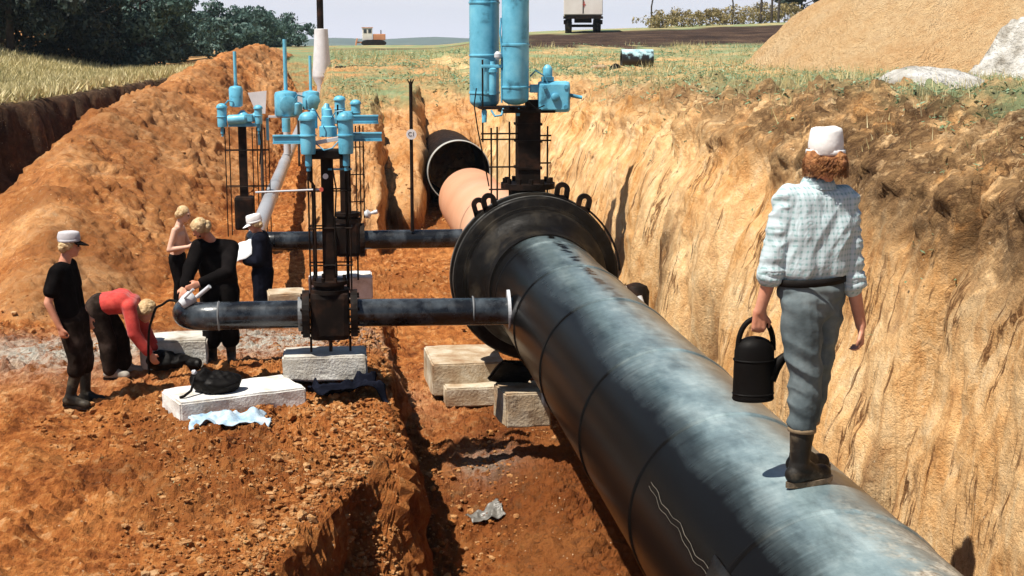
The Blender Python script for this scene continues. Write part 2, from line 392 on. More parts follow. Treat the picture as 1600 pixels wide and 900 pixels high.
def thing(name, label, cat, loc=(0, 0, 0), group=None):
    o = link(bpy.data.objects.new(name, None))
    o.location = loc
    o.empty_display_size = 0.1
    tag(o, label, cat, group)
    return o

def tag(o, label=None, cat=None, group=None, kind=None):
    if label: o['label'] = label
    if cat: o['category'] = cat
    if group: o['group'] = group
    if kind: o['kind'] = kind
    return o

class MB:
    """collects geometry in world coordinates; build() links it as one mesh object"""
    def __init__(s): s.v = []; s.f = []; s.sm = []
    def add(s, vs, fs, smooth=False):
        o = len(s.v)
        s.v.extend([tuple(p) for p in vs])
        s.f.extend([tuple(i + o for i in f) for f in fs])
        s.sm.extend([smooth] * len(fs))
        return s
    def box(s, c, size, rot=None, bev=0.0):
        c = Vector(c); hx, hy, hz = (k / 2 for k in size)
        b = min(bev, hx * .9, hy * .9, hz * .9)
        M = rot if rot is not None else Matrix.Identity(3)
        if b <= 0:
            vs = [(x, y, z) for x in (-hx, hx) for y in (-hy, hy) for z in (-hz, hz)]
            fs = [(0, 1, 3, 2), (4, 6, 7, 5), (0, 4, 5, 1), (2, 3, 7, 6), (0, 2, 6, 4), (1, 5, 7, 3)]
            s.add([c + M @ Vector(v) for v in vs], fs)
        else:
            bm = bmesh.new()
            bmesh.ops.create_cube(bm, size=1)
            for v in bm.verts: v.co = Vector((v.co.x * 2 * hx, v.co.y * 2 * hy, v.co.z * 2 * hz))
            bmesh.ops.bevel(bm, geom=bm.edges[:], offset=b, segments=2, affect='EDGES', profile=0.6)
            bm.verts.index_update()
            s.add([c + M @ v.co for v in bm.verts], [[v.index for v in f.verts] for f in bm.faces])
            bm.free()
        return s
    def lathe(s, prof, o, ax, n=24, smooth=True, caps=True):
        """prof: list of (along, radius) from origin o along direction ax"""
        o = Vector(o); ax = Vector(ax).normalized()
        a = ax.orthogonal().normalized(); b = ax.cross(a)
        vs = []; fs = []
        for (t_, r_) in prof:
            for i in range(n):
                th = 2 * math.pi * i / n
                vs.append(o + ax * t_ + (a * math.cos(th) + b * math.sin(th)) * r_)
        for j in range(len(prof) - 1):
            for i in range(n):
                k = (i + 1) % n
                fs.append((j * n + i, j * n + k, (j + 1) * n + k, (j + 1) * n + i))
        if caps:
            if prof[0][1] > 1e-5: fs.append(tuple(range(n - 1, -1, -1)))
            if prof[-1][1] > 1e-5: fs.append(tuple((len(prof) - 1) * n + i for i in range(n)))
        return s.add(vs, fs, smooth)
    def cyl(s, p0, p1, r0, r1=None, n=16, smooth=True, caps=True):
        p0 = Vector(p0); d = Vector(p1) - p0
        r1 = r0 if r1 is None else r1
        return s.lathe([(0, r0), (d.length, r1)], p0, d, n, smooth, caps)
    def capsule(s, p0, p1, r0, r1=None, n=14, m=4):
        p0 = Vector(p0); p1 = Vector(p1); r1 = r0 if r1 is None else r1
        d = p1 - p0; L = max(d.length, 1e-5)
        pr = [(-r0 * math.cos(math.pi / 2 * i / m), max(r0 * math.sin(math.pi / 2 * i / m), 1e-4)) for i in range(m + 1)]
        pr += [(L + r1 * math.sin(math.pi / 2 * i / m), max(r1 * math.cos(math.pi / 2 * i / m), 1e-4)) for i in range(m + 1)]
        return s.lathe(pr, p0, d if d.length > 1e-5 else Vector((0, 0, 1)), n, True, True)
    def ell(s, c, r, rot=None, n=18, m=10):
        M = rot if rot is not None else Matrix.Identity(3)
        vs = []; fs = []
        for j in range(m + 1):
            ph = math.pi * j / m
            q = max(math.sin(ph), 1e-3)
            for i in range(n):
                th = 2 * math.pi * i / n
                vs.append(Vector(c) + M @ Vector((r[0] * q * math.cos(th), r[1] * q * math.sin(th), r[2] * math.cos(ph))))
        for j in range(m):
            for i in range(n):
                k = (i + 1) % n
                fs.append((j * n + i, (j + 1) * n + i, (j + 1) * n + k, j * n + k))
        fs.append(tuple(range(n))); fs.append(tuple(m * n + i for i in range(n - 1, -1, -1)))
        return s.add(vs, fs, True)
    def loft(s, rings, n=22):
        """rings: (centre, rx, ry, yaw) stacked; closed ends"""
        vs = []; fs = []
        for (c, rx, ry, yaw) in rings:
            for i in range(n):
                th = 2 * math.pi * i / n
                x, y = rx * math.cos(th), ry * math.sin(th)
                vs.append((c[0] + x * math.cos(yaw) - y * math.sin(yaw), c[1] + x * math.sin(yaw) + y * math.cos(yaw), c[2]))
        for j in range(len(rings) - 1):
            for i in range(n):
                k = (i + 1) % n
                fs.append((j * n + i, j * n + k, (j + 1) * n + k, (j + 1) * n + i))
        fs.append(tuple(range(n - 1, -1, -1))); fs.append(tuple((len(rings) - 1) * n + i for i in range(n)))
        return s.add(vs, fs, True)
    def tube(s, pts, r, n=8, closed=False, r1=None):
        pts = [Vector(p) for p in pts]
        m = len(pts); vs = []; fs = []; up = None
        for i, p in enumerate(pts):
            a = pts[(i - 1) % m] if (closed or i > 0) else p
            b = pts[(i + 1) % m] if (closed or i < m - 1) else p
            d = (b - a).normalized()
            if up is None: up = d.orthogonal().normalized()
            up = (up - d * up.dot(d)).normalized()
            q = d.cross(up)
            rr = r if r1 is None else r + (r1 - r) * i / (m - 1)
            for k in range(n):
                th = 2 * math.pi * k / n
                vs.append(p + (up * math.cos(th) + q * math.sin(th)) * rr)
        for i in range(m if closed else m - 1):
            j = (i + 1) % m
            for k in range(n):
                l = (k + 1) % n
                fs.append((i * n + k, i * n + l, j * n + l, j * n + k))
        if not closed:
            fs.append(tuple(range(n - 1, -1, -1))); fs.append(tuple((m - 1) * n + k for k in range(n)))
        return s.add(vs, fs, True)
    def mesh(s, name, off=(0, 0, 0)):
        me = bpy.data.meshes.new(name)
        o = Vector(off)
        me.from_pydata([tuple(Vector(v) - o) for v in s.v], [], s.f)
        me.polygons.foreach_set('use_smooth', s.sm)
        bm = bmesh.new(); bm.from_mesh(me)
        bmesh.ops.recalc_face_normals(bm, faces=bm.faces[:])
        bm.to_mesh(me); bm.free()
        return me
    def build(s, name, m, parent=None, loc=None, auto=True):
        base = Vector(loc) if loc is not None else Vector((0, 0, 0))
        p = parent
        while p is not None:
            base = base + p.location; p = p.parent
        o = link(bpy.data.objects.new(name, s.mesh(name, base)))
        if loc is not None: o.location = loc
        o.parent = parent
        o.data.materials.append(m)
        if auto and any(s.sm):
            try:
                o.data.set_sharp_from_angle(angle=R(38))
            except Exception:
                pass
        return o

def np_mesh(name, V, F4, m, smooth=True, attrs=None):
    V = np.asarray(V, np.float32).reshape(-1, 3); F4 = np.asarray(F4, np.int32)
    k = F4.shape[1]
    me = bpy.data.meshes.new(name)
    me.vertices.add(len(V)); me.vertices.foreach_set('co', V.ravel())
    me.loops.add(F4.size); me.loops.foreach_set('vertex_index', F4.ravel())
    me.polygons.add(len(F4)); me.polygons.foreach_set('loop_start', np.arange(0, F4.size, k, dtype=np.int32))
    me.polygons.foreach_set('use_smooth', np.full(len(F4), smooth))
    me.update(calc_edges=True); me.validate()
    for a, val in (attrs or {}).items():
        at = me.attributes.new(a, 'FLOAT', 'POINT')
        at.data.foreach_set('value', np.asarray(val, np.float32).ravel())
    me.materials.append(m)
    return link(bpy.data.objects.new(name, me))

def grid_faces(nr, nc):
    i = np.arange(nr * nc).reshape(nr, nc)
    return np.stack([i[:-1, :-1], i[:-1, 1:], i[1:, 1:], i[1:, :-1]], -1).reshape(-1, 4)

def copy_tree(o, parent=None):
    c = o.copy(); link(c); c.parent = parent
    for ch in o.children: copy_tree(ch, c)
    return c

# ------------------------------------------------------------------ the ground
RIDGE = np.array([(-4.3, 19.6, 0.0), (-4.75, 23, 0.55), (-5.45, 29, 1.5), (-5.55, 36, 2.05), (-5.0, 42, 2.36), (-4.5, 50, 2.9), (-3.55, 60, 3.5), (-2.5, 62.5, 3.3), (-1.6, 63.5, 2.3)])
RW_X = [3.25, 3.40, 3.56, 3.78, 4.12, 4.75, 5.6]
RW_F = [0.0, 0.26, 0.52, 0.73, 0.875, 0.965, 1.0]

def ground_parts(x, y):
    x = np.asarray(x, float); y = np.asarray(y, float)
    zmid = np.interp(y, [0, 20, 30, 36, 45, 60, 100, 190, 230, 300, 420, 1000, 3500], [2.0, 2.0, 2.2, 2.5, 2.85, 3.02, 3.22, 3.22, 2.6, 0, -5, -16, -18])
    zright = np.interp(y, [0, 10, 17, 25, 35, 50, 60, 75, 90, 130, 260, 420, 1000, 3500], [3.3, 3.25, 3.08, 2.88, 2.8, 2.95, 3.35, 3.82, 4.1, 4.35, 4.6, 2, -14, -18]) + np.clip(x - 13, 0, 25) * 0.04 * sm(60, 85, y)
    zleft = np.interp(y, [0, 35, 50, 80, 150, 260, 420, 1000, 3500], [2.1, 2.15, 2.3, 2.5, 2.3, 2.0, -2, -14, -18]) + np.clip(-x - 9.5, 0, 16) * 0.19 * sm(35, 60, y) * (1 - sm(150, 300, y))
    rr = x / np.maximum(y, 10)
    wl = 1 - sm(-0.125, -0.035, rr); wr = sm(0.06, 0.135, rr)
    zp = zmid * (1 - wl) * (1 - wr) + zleft * wl + zright * wr
    # excavated floors
    zb = np.interp(y, [0, 9, 12.5, 14.2, 15.2, 18, 20, 23, 28, 40, 60], [0.05, 0, 0.02, 0.1, 0.2, 0.0, -0.25, -0.35, -0.1, 0.25, 0.6])
    zb = zb + 0.10 * sm(-3.5, -5.5, x) * sm(30, 20, y)
    zt = np.interp(y, [0, 12.5, 14.5, 18, 22, 28, 32], [-1.35, -1.25, -0.95, -0.75, -0.5, -0.25, 0.0])
    xt = np.interp(y, [5, 8.5, 9.6, 10.7, 11.6, 12.6, 16, 19, 22, 26], [-1.7, -1.2, -0.72, -0.28, 0.10, 0.32, 0.3, 0.2, 0.0, 0.0])
    xb = np.interp(y, [5, 9.6, 13, 16, 19, 22, 26], [0.70, 0.68, 0.62, 0.62, 0.7, 0.7, 0.9])
    wob = 0.10 * vnoise(y * 0.9, 0, 3.3, 5) + 0.05 * vnoise(y * 2.7, 0, 1.3, 6)
    st = np.clip((x - wob - xt) / (xb - xt), 0, 1)
    s = 0.12 * sm(0, 0.5, st) + 0.88 * np.clip((st - 0.58) / 0.42, 0, 1) ** 0.9
    wn = sm(12.3, 11.0, y)
    s = s * (1 - wn) + wn * np.interp(st, [0, 0.10, 0.20, 0.42, 0.80, 1], [0, 0.05, 0.42, 0.55, 0.70, 1])
    # earth spilled along the foot of the pipe
    pile = (0.30 + 0.25 * sm(14, 12, y)) * np.exp(-((x - 2.0) / 0.5) ** 2) * (0.6 + 0.4 * vnoise(y * 0.7, 4, 0, 9)) * sm(16.5, 13, y)
    zf = zb * (1 - s) + (zt + pile * s) * s
    # right wall
    shift = 0.16 * vnoise(y * 0.55, 1.0, 7.7, 1) + 0.09 * vnoise(y * 1.5, 2.0, 7.7, 2) - 0.14 * np.exp(-((y - 12.2) / 0.5) ** 2) + 0.26 * np.exp(-((y - 13.5) / 0.4) ** 2) + 0.34 * np.exp(-((y - 16.2) / 0.45) ** 2) - 0.16 * np.exp(-((y - 15.0) / 0.5) ** 2) + 0.22 * np.exp(-((y - 8.55) / 0.13) ** 2)
    fr = np.interp(x - shift, RW_X, RW_F, left=0)
    # end of the pit
    ye0 = np.interp(x, [-0.6, 0.0, 0.65, 0.86, 1.3, 1.6, 2.0, 3.2, 4.2, 6], [25.8, 25.5, 26.0, 29.0, 29.2, 29.4, 33.0, 33.2, 29.8, 29]) + 0.35 * vnoise(x * 2.2, y * 0.3, 5, 4)
    ln = np.interp(x, [-0.6, 0.6, 1.6, 3.2], [6.5, 6.5, 4.5, 3.2])
    tt = np.clip((y - ye0) / ln, 0, 1)
    fm = np.interp(tt, [0, 0.08, 0.35, 1], [0, 0.26, 0.58, 1]) * sm(-0.85, -0.35, x)
    # left bank
    xl = np.interp(y, [0, 20, 34.7, 53, 75], [-11.0, -9.9, -8.3, -6.4, -4.2]) + 0.3 * vnoise(y * 0.5, 3, 3, 8) + 0.22 * vnoise(y * 1.9, 3, 3, 18) + 0.12 * vnoise(y * 5.1, 3, 3, 19)
    fl = np.interp(xl - x, [-0.30, 0.0, 0.22, 0.5], [0, 0.25, 0.93, 1])
    fe = sm(49, 63, y)
    f = np.maximum(np.maximum(fr, fm), np.maximum(fl, fe))
    z = zf * (1 - f) + zp * f
    # spoil heap
    best = np.full(np.shape(z), -9.0)
    for a, b in zip(RIDGE[:-1], RIDGE[1:]):
        d = b - a; L2 = d[0] ** 2 + d[1] ** 2
        t = np.clip(((x - a[0]) * d[0] + (y - a[1]) * d[1]) / L2, 0, 1)
        px, py, pz = a[0] + t * d[0], a[1] + t * d[1], a[2] + t * d[2]
        dist = np.hypot(x - px, y - py)
        slope = np.where(x > px, np.where(y < 52, np.maximum(0.60, (pz - 0.35) / np.maximum(0.3, -2.0 - px)), 0.75), 0.95)
        best = np.maximum(best, pz - slope * (np.sqrt(dist ** 2 + 0.12) - 0.30))
    heap = sm(-0.05, 0.25, best - z)
    z = np.where(best > z, best, z)
    return z, dict(fr=fr, fm=fm, fl=fl, fe=fe, heap=heap, s=s, wl=wl, wr=wr, f=f)

def masks(x, y, z, q):
    n = vnoise(x * 0.8, y * 0.8, 0, 40)
    plateau = np.where(q['heap'] > 0.4, 0, np.clip(sm(0.955, 0.995, np.maximum(q['fr'], q['fl'])) + sm(0.80, 0.98, q['fm']) + q['fe'] * (q['heap'] < 0.3), 0, 1))
    grass = plateau * (1 - q['wl'] * 0.9) * np.clip(0.60 + 0.5 * n + 0.35 * sm(40, 70, y), 0, 1)
    dry = plateau * q['wl'] * (1 - sm(58, 70, y))
    sandy = np.clip(np.maximum(sm(0.02, 0.2, q['fr']) * (q['fr'] < 0.999), sm(0.0, 0.2, q['fm']) * 0.5), 0, 1) * (1 - q['heap'])
    sandy = np.maximum(sandy, np.where(q['f'] > 0.9, 0.30 + 0.45 * q['wr'], 0) * (q['heap'] < .4))
    sandy = np.maximum(sandy * (1 - q['heap']), q['heap'] * np.clip(0.12 + 0.25 * sm(-0.2, 0.6, n), 0, 1))
    topsoil_shade = np.clip(sm(np.interp(y, [8, 12, 18], [0.62, 0.76, 0.84]), np.interp(y, [8, 12, 18], [0.86, 0.90, 0.93]), q['fr']) * (1 - sm(0.985, 1.0, q['fr'])), 0, 1) * np.interp(y, [6, 9.5, 13, 20, 30], [1, 1, 1.0, 0.7, 0.25])
    hollow_shade = np.exp(-((y - 16.0 + 0.25 * z) / 0.42) ** 2) * sm(0.1, 0.4, z) * sm(1.9, 1.3, z) + 0.9 * np.exp(-((y - 13.6) / 0.40) ** 2) * sm(1.3, 0.6, z) + 0.7 * np.exp(-((y - 8.75) / 0.10) ** 2) * sm(1.2, 0.9, z)  # hollows in the wall: their shade is painted as darker soil
    topsoil_shade = np.maximum(topsoil_shade, np.clip(hollow_shade, 0, 1) * (q['fr'] > 0.02) * (q['fr'] < 0.8) * (0.55 + 0.45 * n))
    topsoil_shade = np.maximum(topsoil_shade, np.where((q['fl'] > 0.05) & (q['fl'] < 0.98), 0.9, 0) * (q['heap'] < 0.5))  # shaded face of the left bank, painted dark
    gravel = np.clip(np.exp(-(((x + 3.1) / 1.1) ** 2 + ((y - 16.6) / 1.2) ** 2)) * 1.4, 0, 1)
    gravel = np.maximum(gravel, np.clip(np.exp(-(((x + 1.0) / 1.3) ** 2 + ((y - 17.2) / 1.0) ** 2)) * 1.2, 0, 1))
    gravel = np.maximum(gravel, 0.9 * np.exp(-(((x - 1.55) / 0.35) ** 2 + ((y - 14.9) / 0.5) ** 2)))
    damp_shade = np.clip(sm(1.35, 1.8, x) * sm(3.3, 3.1, x) * sm(20, 17, y) + (0.78 + 0.3 * n) * q['s'] * sm(17.5, 14.5, y) * (x < 3), 0, 1) * (q['fr'] < 0.3)  # shade of trench and pipe painted into the floor, along with damp
    band = y + 3.0 * n + 2.0 * vnoise(x * 2.1, y * .4, 0, 44) - np.interp(x, [0, 8, 15, 22, 40], [66, 66, 68, 72, 80])
    dark = plateau * sm(-6, -3, band) * sm(24, 21, band) * sm(0.105, 0.13, x / np.maximum(y, 1)) * (1 - sm(0.325, 0.36, x / np.maximum(y, 1)))
    dark = np.maximum(dark, 0.8 * plateau * np.exp(-((y - 92 - 4 * n) / 5) ** 2) * sm(-0.01, 0.01, x / np.maximum(y, 1)) * sm(0.1, 0.08, x / np.maximum(y, 1)))
    dark = np.maximum(dark, np.where((q['fl'] > 0.02) & (q['fl'] < 0.99), 0.85, 0) * (q['heap'] < 0.5))  # left bank's shade put into its colour, in the road tone
    damp_shade = np.maximum(damp_shade, np.clip(1.3 * vnoise(x * 0.75, y * 0.5, 0, 170) + 0.5 * vnoise(x * 2.3, y * 1.7, 0, 171) - 0.15, 0, 0.6) * (q['f'] < 0.1))
    damp_shade = np.maximum(damp_shade, q['heap'] * np.clip(0.22 + 0.55 * vnoise(x * 0.5, y * 0.3, 0, 175) + 0.3 * vnoise(x * 1.7, y * 1.0, 0, 176), 0.0, 0.75))
    damp_shade = np.maximum(damp_shade, np.clip(hollow_shade, 0, 1) * (q['fr'] > 0.02) * (q['fr'] < 0.8))
    return dict(grass=grass, dry=dry, sandy=sandy, topsoil_shade=topsoil_shade, gravel=gravel, damp_shade=damp_shade, dark=dark)

def make_ground():
    segs = [(-14, -6.2, .09), (-6.2, -2.2, .03), (-2.2, -.9, .016), (-.9, .9, .0105), (.9, 3.2, .018), (3.2, 4.4, .0068), (4.4, 5.8, .012), (5.8, 14, .10)]
    xs = np.concatenate([np.arange(a, b, d) for a, b, d in segs] + [[14.0]])
    ys = np.geomspace(4.6, 70, 880)
    X, Y = np.meshgrid(xs, ys)
    Z, q = ground_parts(X, Y)
    # fan the far rows out so that they keep covering the view
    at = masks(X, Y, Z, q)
    P = np.stack([X, Y, Z], -1)
    du = np.gradient(P, axis=1); dv = np.gradient(P, axis=0)
    Nn = np.cross(du, dv); Nn /= np.linalg.norm(Nn, axis=-1, keepdims=True) + 1e-9
    edge = sm(-13.9, -12.5, X) * sm(13.9, 12.5, X) * sm(69.5, 62, Y) * sm(4.6, 4.9, Y)
    wall = np.clip(sm(0.01, 0.1, q['fr']) * (1 - sm(0.8, 0.93, q['fr'])), 0, 1)
    lip = np.clip(sm(0.75, 0.88, q['fr']) * (1 - sm(0.99, 1.0, q['fr'])), 0, 1)
    rough = np.clip(1 - wall, 0, 1)
    plateau = np.maximum(at['grass'], at['dry'])
    pits = sm(-0.35, 0.5, vnoise(X * 0.9, Y * 0.7, 0, 33) + 0.5 * vnoise(X * 2.6, Y * 2.2, 0, 34))
    churn = rough * (1 - 0.75 * plateau) * (0.35 + 0.65 * pits) + 0.7 * lip
    d = (0.050 * rough * (1 - 0.4 * plateau) + 0.06 * lip + 0.05 * q['heap']) * fbm(X * 1.7, Y * 1.5, Z * 1.7, 3, 11)
    d += 0.10 * churn * clods(X + 0.3 * Z, Y + 0.2 * Z, 0.36, 3) + 0.10 * churn * clods(X + 0.4 * Z, Y, 0.16, 5, 1.4)
    d += 0.055 * np.clip(churn + 0.3 * rough * (1 - plateau), 0, 1) * clods(X + 0.4 * Z, Y, 0.075, 7, 1.4) + 0.018 * rough * fbm(X * 16, Y * 16, Z * 16, 2, 17)
    d += q['heap'] * sm(21, 27, Y) * (0.10 * clods(X, Y, 0.9, 9) + 0.12 * clods(X, Y, 0.42, 10, 1.3) * (0.3 + pits))
    d += lip * 0.10 * clods((Y + Z) * 1.5 + 0.3 * X, (Z - Y) * 0.5, 0.22, 13, 1.2)
    # the wall: gullies down the face, clods broken out of it
    gul = 0.65 * fbm(X * 0.8, Y * 1.15, Z * 0.55, 3, 51) + 0.5 * fbm(X * 0.8, Y * 0.5, Z * 0.7, 2, 57)
    tooth = vnoise(X * 1.2 + Z * 0.6, Y * 7.0 + Z * 1.4, Z * 0.9, 61)
    chip = fbm(X * 3.2, Y * 3.2, Z * 2.0, 3, 71)
    d += wall * (0.13 * gul + 0.05 * np.minimum(fbm(X * 1.6, Y * 1.9, Z * 1.4, 3, 71), 0.15) + 0.02 * np.minimum(chip, 0.1) + 0.010 * fbm(X * 14, Y * 14, Z * 9, 2, 77))
    crack = np.abs(fbm(X * 0.4, Y * 1.5, Z * 0.22, 3, 151))
    d -= wall * 0.045 * (1 - sm(0.0, 0.05, crack)) * sm(-0.1, 0.3, vnoise(X, Y * 0.8, Z * 0.7, 152))
    d += wall * (0.030 * clods(Y + 0.3 * X, Z, 0.17, 153, 1.3) + 0.016 * clods(Y, Z, 0.08, 154)) * sm(-0.3, 0.3, vnoise(X * 1.1, Y * 1.3, Z * 1.3, 155))
    d += sm(0.0, 0.1, q['fm']) * (1 - sm(0.8, 1, q['fm'])) * (0.13 * gul + 0.05 * chip)
    d += sm(0.02, 0.1, q['fl']) * (1 - sm(0.9, 1, q['fl'])) * 0.18 * gul
    # flat places that carry loads stay flat
    jr = np.random.default_rng(99)
    for off in (0.0, 0.9):
        d -= 0.055 * rough * sm(21, 17, Y) * np.exp(-(((X + 3.1 + off - 0.16 * (Y - 13)) + 0.08 * vnoise(Y * 0.9, off, 0, 160)) / 0.10) ** 2)
    jn = jr.normal(0, 1, d.shape)
    jn = (jn + np.roll(jn, 1, 1) + np.roll(jn, 2, 1) + np.roll(jn, 3, 1)) / 2.0
    d += jn * np.interp(Y, [8, 14, 20, 40], [0.006, 0.010, 0.009, 0.012]) * np.clip(rough - 0.5 * lip, 0, 1) * (1 - 0.6 * plateau)
    P = P + Nn * (d * edge)[..., None]
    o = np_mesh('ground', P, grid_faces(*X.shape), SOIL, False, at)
    fl_ = ((0.25 * (Y[:-1, :-1] + Y[1:, :-1] + Y[:-1, 1:] + Y[1:, 1:]) > 19) | (wall[:-1, :-1] > 0.2) | (lip[:-1, :-1] > 0.2)).ravel()
    o.data.polygons.foreach_set('use_smooth', fl_)
    tag(o, 'orange brown earth of the dug pit, trench and spoil slopes', None, None, 'structure')
    return xs, ys, P

GX, GY, GP = make_ground()
def gz(x, y, rad=0.0):
    i = int(np.clip(np.searchsorted(GY, y), 0, len(GY) - 1)); j = int(np.clip(np.searchsorted(GX, x), 0, len(GX) - 1))
    if rad:
        i0, i1 = np.searchsorted(GY, [y - rad, y + rad]); j0, j1 = np.searchsorted(GX, [x - rad, x + rad])
        return float(GP[i0:i1 + 1, j0:j1 + 1, 2].mean())
    return float(GP[i, j, 2])

def make_outer():
    t = np.linspace(-1, 1, 241)
    xs = np.sinh(t * 5.2) / math.sinh(5.2) * 2600
    ys = np.concatenate([np.linspace(-120, 0, 14)[:-1], np.arange(0, 80, 1.6), np.geomspace(80, 3400, 110)])
    X, Y = np.meshgrid(xs, ys)
    Z, q = ground_parts(X, np.maximum(Y, 3.0))
    at = masks(X, np.maximum(Y, 3.0), Z, q)
    Z = Z + 0.12 * fbm(X * 0.12, Y * 0.12, 0, 3, 90) * sm(60, 90, np.hypot(X, Y))
    inside = (X > -13) & (X < 13) & (Y > 5.0) & (Y < 66)
    Z = Z - 0.05 * ((X > -14.5) & (X < 14.5) & (Y > 4) & (Y < 71))
    F = grid_faces(*X.shape)
    F = F[~inside.ravel()[F].all(1)]
    o = np_mesh('field', np.stack([X, Y, Z], -1), F, SOIL, True, at)
    tag(o, 'open grassy field running out to the horizon', None, None, 'structure')
make_outer()

def outer_z(x, y):
    return float(ground_parts(np.array(float(x)), np.array(float(y)))[0])

def make_mound():
    """sand spoil mound on the right bank"""
    nu, nv = 300, 260
    u = np.linspace(0, 1, nu); v = np.linspace(0, 1, nv)
    X, Y = np.meshgrid(8.0 + u * 30, 22.0 + v * 34)
    base = ground_parts(X, Y)[0]
    rid = np.array([(16.4, 42.0, 5.9), (18.6, 40, 7.6), (23, 37, 8.8), (32, 35, 8.8)])
    best = np.full(X.shape, -9.0)
    for a, b in zip(rid[:-1], rid[1:]):
        d = b - a
        t = np.clip(((X - a[0]) * d[0] + (Y - a[1]) * d[1]) / (d[0] ** 2 + d[1] ** 2), 0, 1)
        dist = np.hypot(X - a[0] - t * d[0], Y - a[1] - t * d[1])
        best = np.maximum(best, a[2] + t * d[2] - 0.80 * (np.sqrt(dist ** 2 + 1.0) - 0.8))
    best += 0.28 * fbm(X * .35, Y * .35, 0, 3, 101) + 0.07 * fbm(X * 2, Y * 2, 0, 3, 105) + 0.10 * clods(X, Y, .8, 14) + .06 * clods(X, Y, .4, 15) + np.random.default_rng(5).normal(0, .010, X.shape)
    Z = np.maximum(best, base - 0.6)
    m, t_, b_, oc = newmat('mound_sand')
    f = noise(t_, oc, 0.5, 10, 0.72); f2 = noise(t_, oc, 5, 6, 0.7)
    c = mixc(t_, 0.5, ramp(t_, f, [(0.3, (0.74, 0.42, 0.19)), (0.5, (0.82, 0.56, 0.30)), (0.7, (0.88, 0.70, 0.45))]), ramp(t_, f2, [(0.3, (0.48, 0.24, 0.09)), (0.6, (0.78, 0.54, 0.29))]))
    t_.links.new(c, b_.inputs['Base Color']); b_.inputs['Roughness'].default_value = 0.95
    b_.inputs['Specular IOR Level'].default_value = 0.1
    bump(t_, b_, mth(t_, 'ADD', f2, noise(t_, oc, 16, 4)), 1.0, 0.22)
    o = np_mesh('sand_mound', np.stack([X, Y, Z], -1), grid_faces(*X.shape), m)
    tag(o, 'big mound of pale orange sand on the right bank', None, None, 'structure')
make_mound()

def make_hills():
    xs = np.linspace(-2400, 2600, 160); ys = np.linspace(0, 1, 14)
    U, Vv = np.meshgrid(xs, ys)
    H = 17 + 9 * fbm(U * 0.0016, 0, 0, 3, 120) + 3 * fbm(U * 0.012, 0, 0, 3, 121)
    Z = -22 + (H + 22) * np.sin(np.clip(Vv, 0, 1) * math.pi) ** 0.8
    Y = 2300 + Vv * 900
    m = mat('far_woodland', [(0.03, 0.06, 0.045), (0.05, 0.09, 0.07), (0.08, 0.12, 0.09)], 0.02, 1.0, 0)
    o = np_mesh('hills', np.stack([U, Y, Z], -1), grid_faces(*U.shape), m)
    tag(o, 'low wooded hills along the horizon', None, None, 'structure')
make_hills()

# ------------------------------------------------------------------ main pipe and its valve
AX, AZ, PR = 2.332, 0.80, 0.64
def make_main_pipe():
    root = thing('pipeline_pipe', 'huge black bitumen coated pipe running diagonally through the trench', 'pipe', (AX, 0, AZ))
    b = MB()
    n = 96
    prof = []
    for i in range(60):
        prof.append((2.2 + (16.35 - 2.2) * i / 59, PR))
    b.lathe(prof, (AX, 0, AZ), (0, 1, 0), n, True, True)
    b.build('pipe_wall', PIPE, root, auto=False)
    for y in (5.2, 6.32, 8.15, 10.0, 12.1, 14.0, 15.75):
        s = MB(); k = 0.018
        s.lathe([(y - .028, PR + .0005), (y - .018, PR + .007), (y, PR + .012), (y + .018, PR + .007), (y + .028, PR + .0005)], (AX, 0, AZ), (0, 1, 0), n, True, False)
        s.build('weld_seam', PIPE, root, auto=False)
    # loose edge of the wrapping on the left flank
    for da, w in ((0.0, .004), (0.045, .003)):
        pts = []
        for i in range(40):
            y = 7.9 - 2.6 * i / 39
            a = -1.08 - da + 0.016 * math.sin(y * 9) + 0.010 * math.sin(y * 23 + da * 9) - 0.02 * (7.9 - y)
            pts.append((AX + (PR + .004) * math.sin(a), y, AZ + (PR + .004) * math.cos(a)))
        MB().tube(pts, w * .5, 6).build('wrap_fold', mat('wrap_paper', [(.05, .045, .035), (.15, .13, .10)], 9, .8, 0), root)
    f = MB()
    vs = []
    for i in range(9):
        a = -0.98 - 0.07 * i
        for j, yy in enumerate((6.55 - 0.05 * i, 6.25 - 0.12 * i)):
            r_ = PR + 0.012 + 0.012 * i * (1 - j)
            vs.append((AX + r_ * math.sin(a), yy, AZ + r_ * math.cos(a)))
    fs = [(2 * i, 2 * i + 1, 2 * i + 3, 2 * i + 2) for i in range(8)]
    f.add(vs, fs, True)
    o = f.build('wrap_flap', BLACK, root)
    md = o.modifiers.new('thick', 'SOLIDIFY'); md.thickness = 0.006
make_main_pipe()

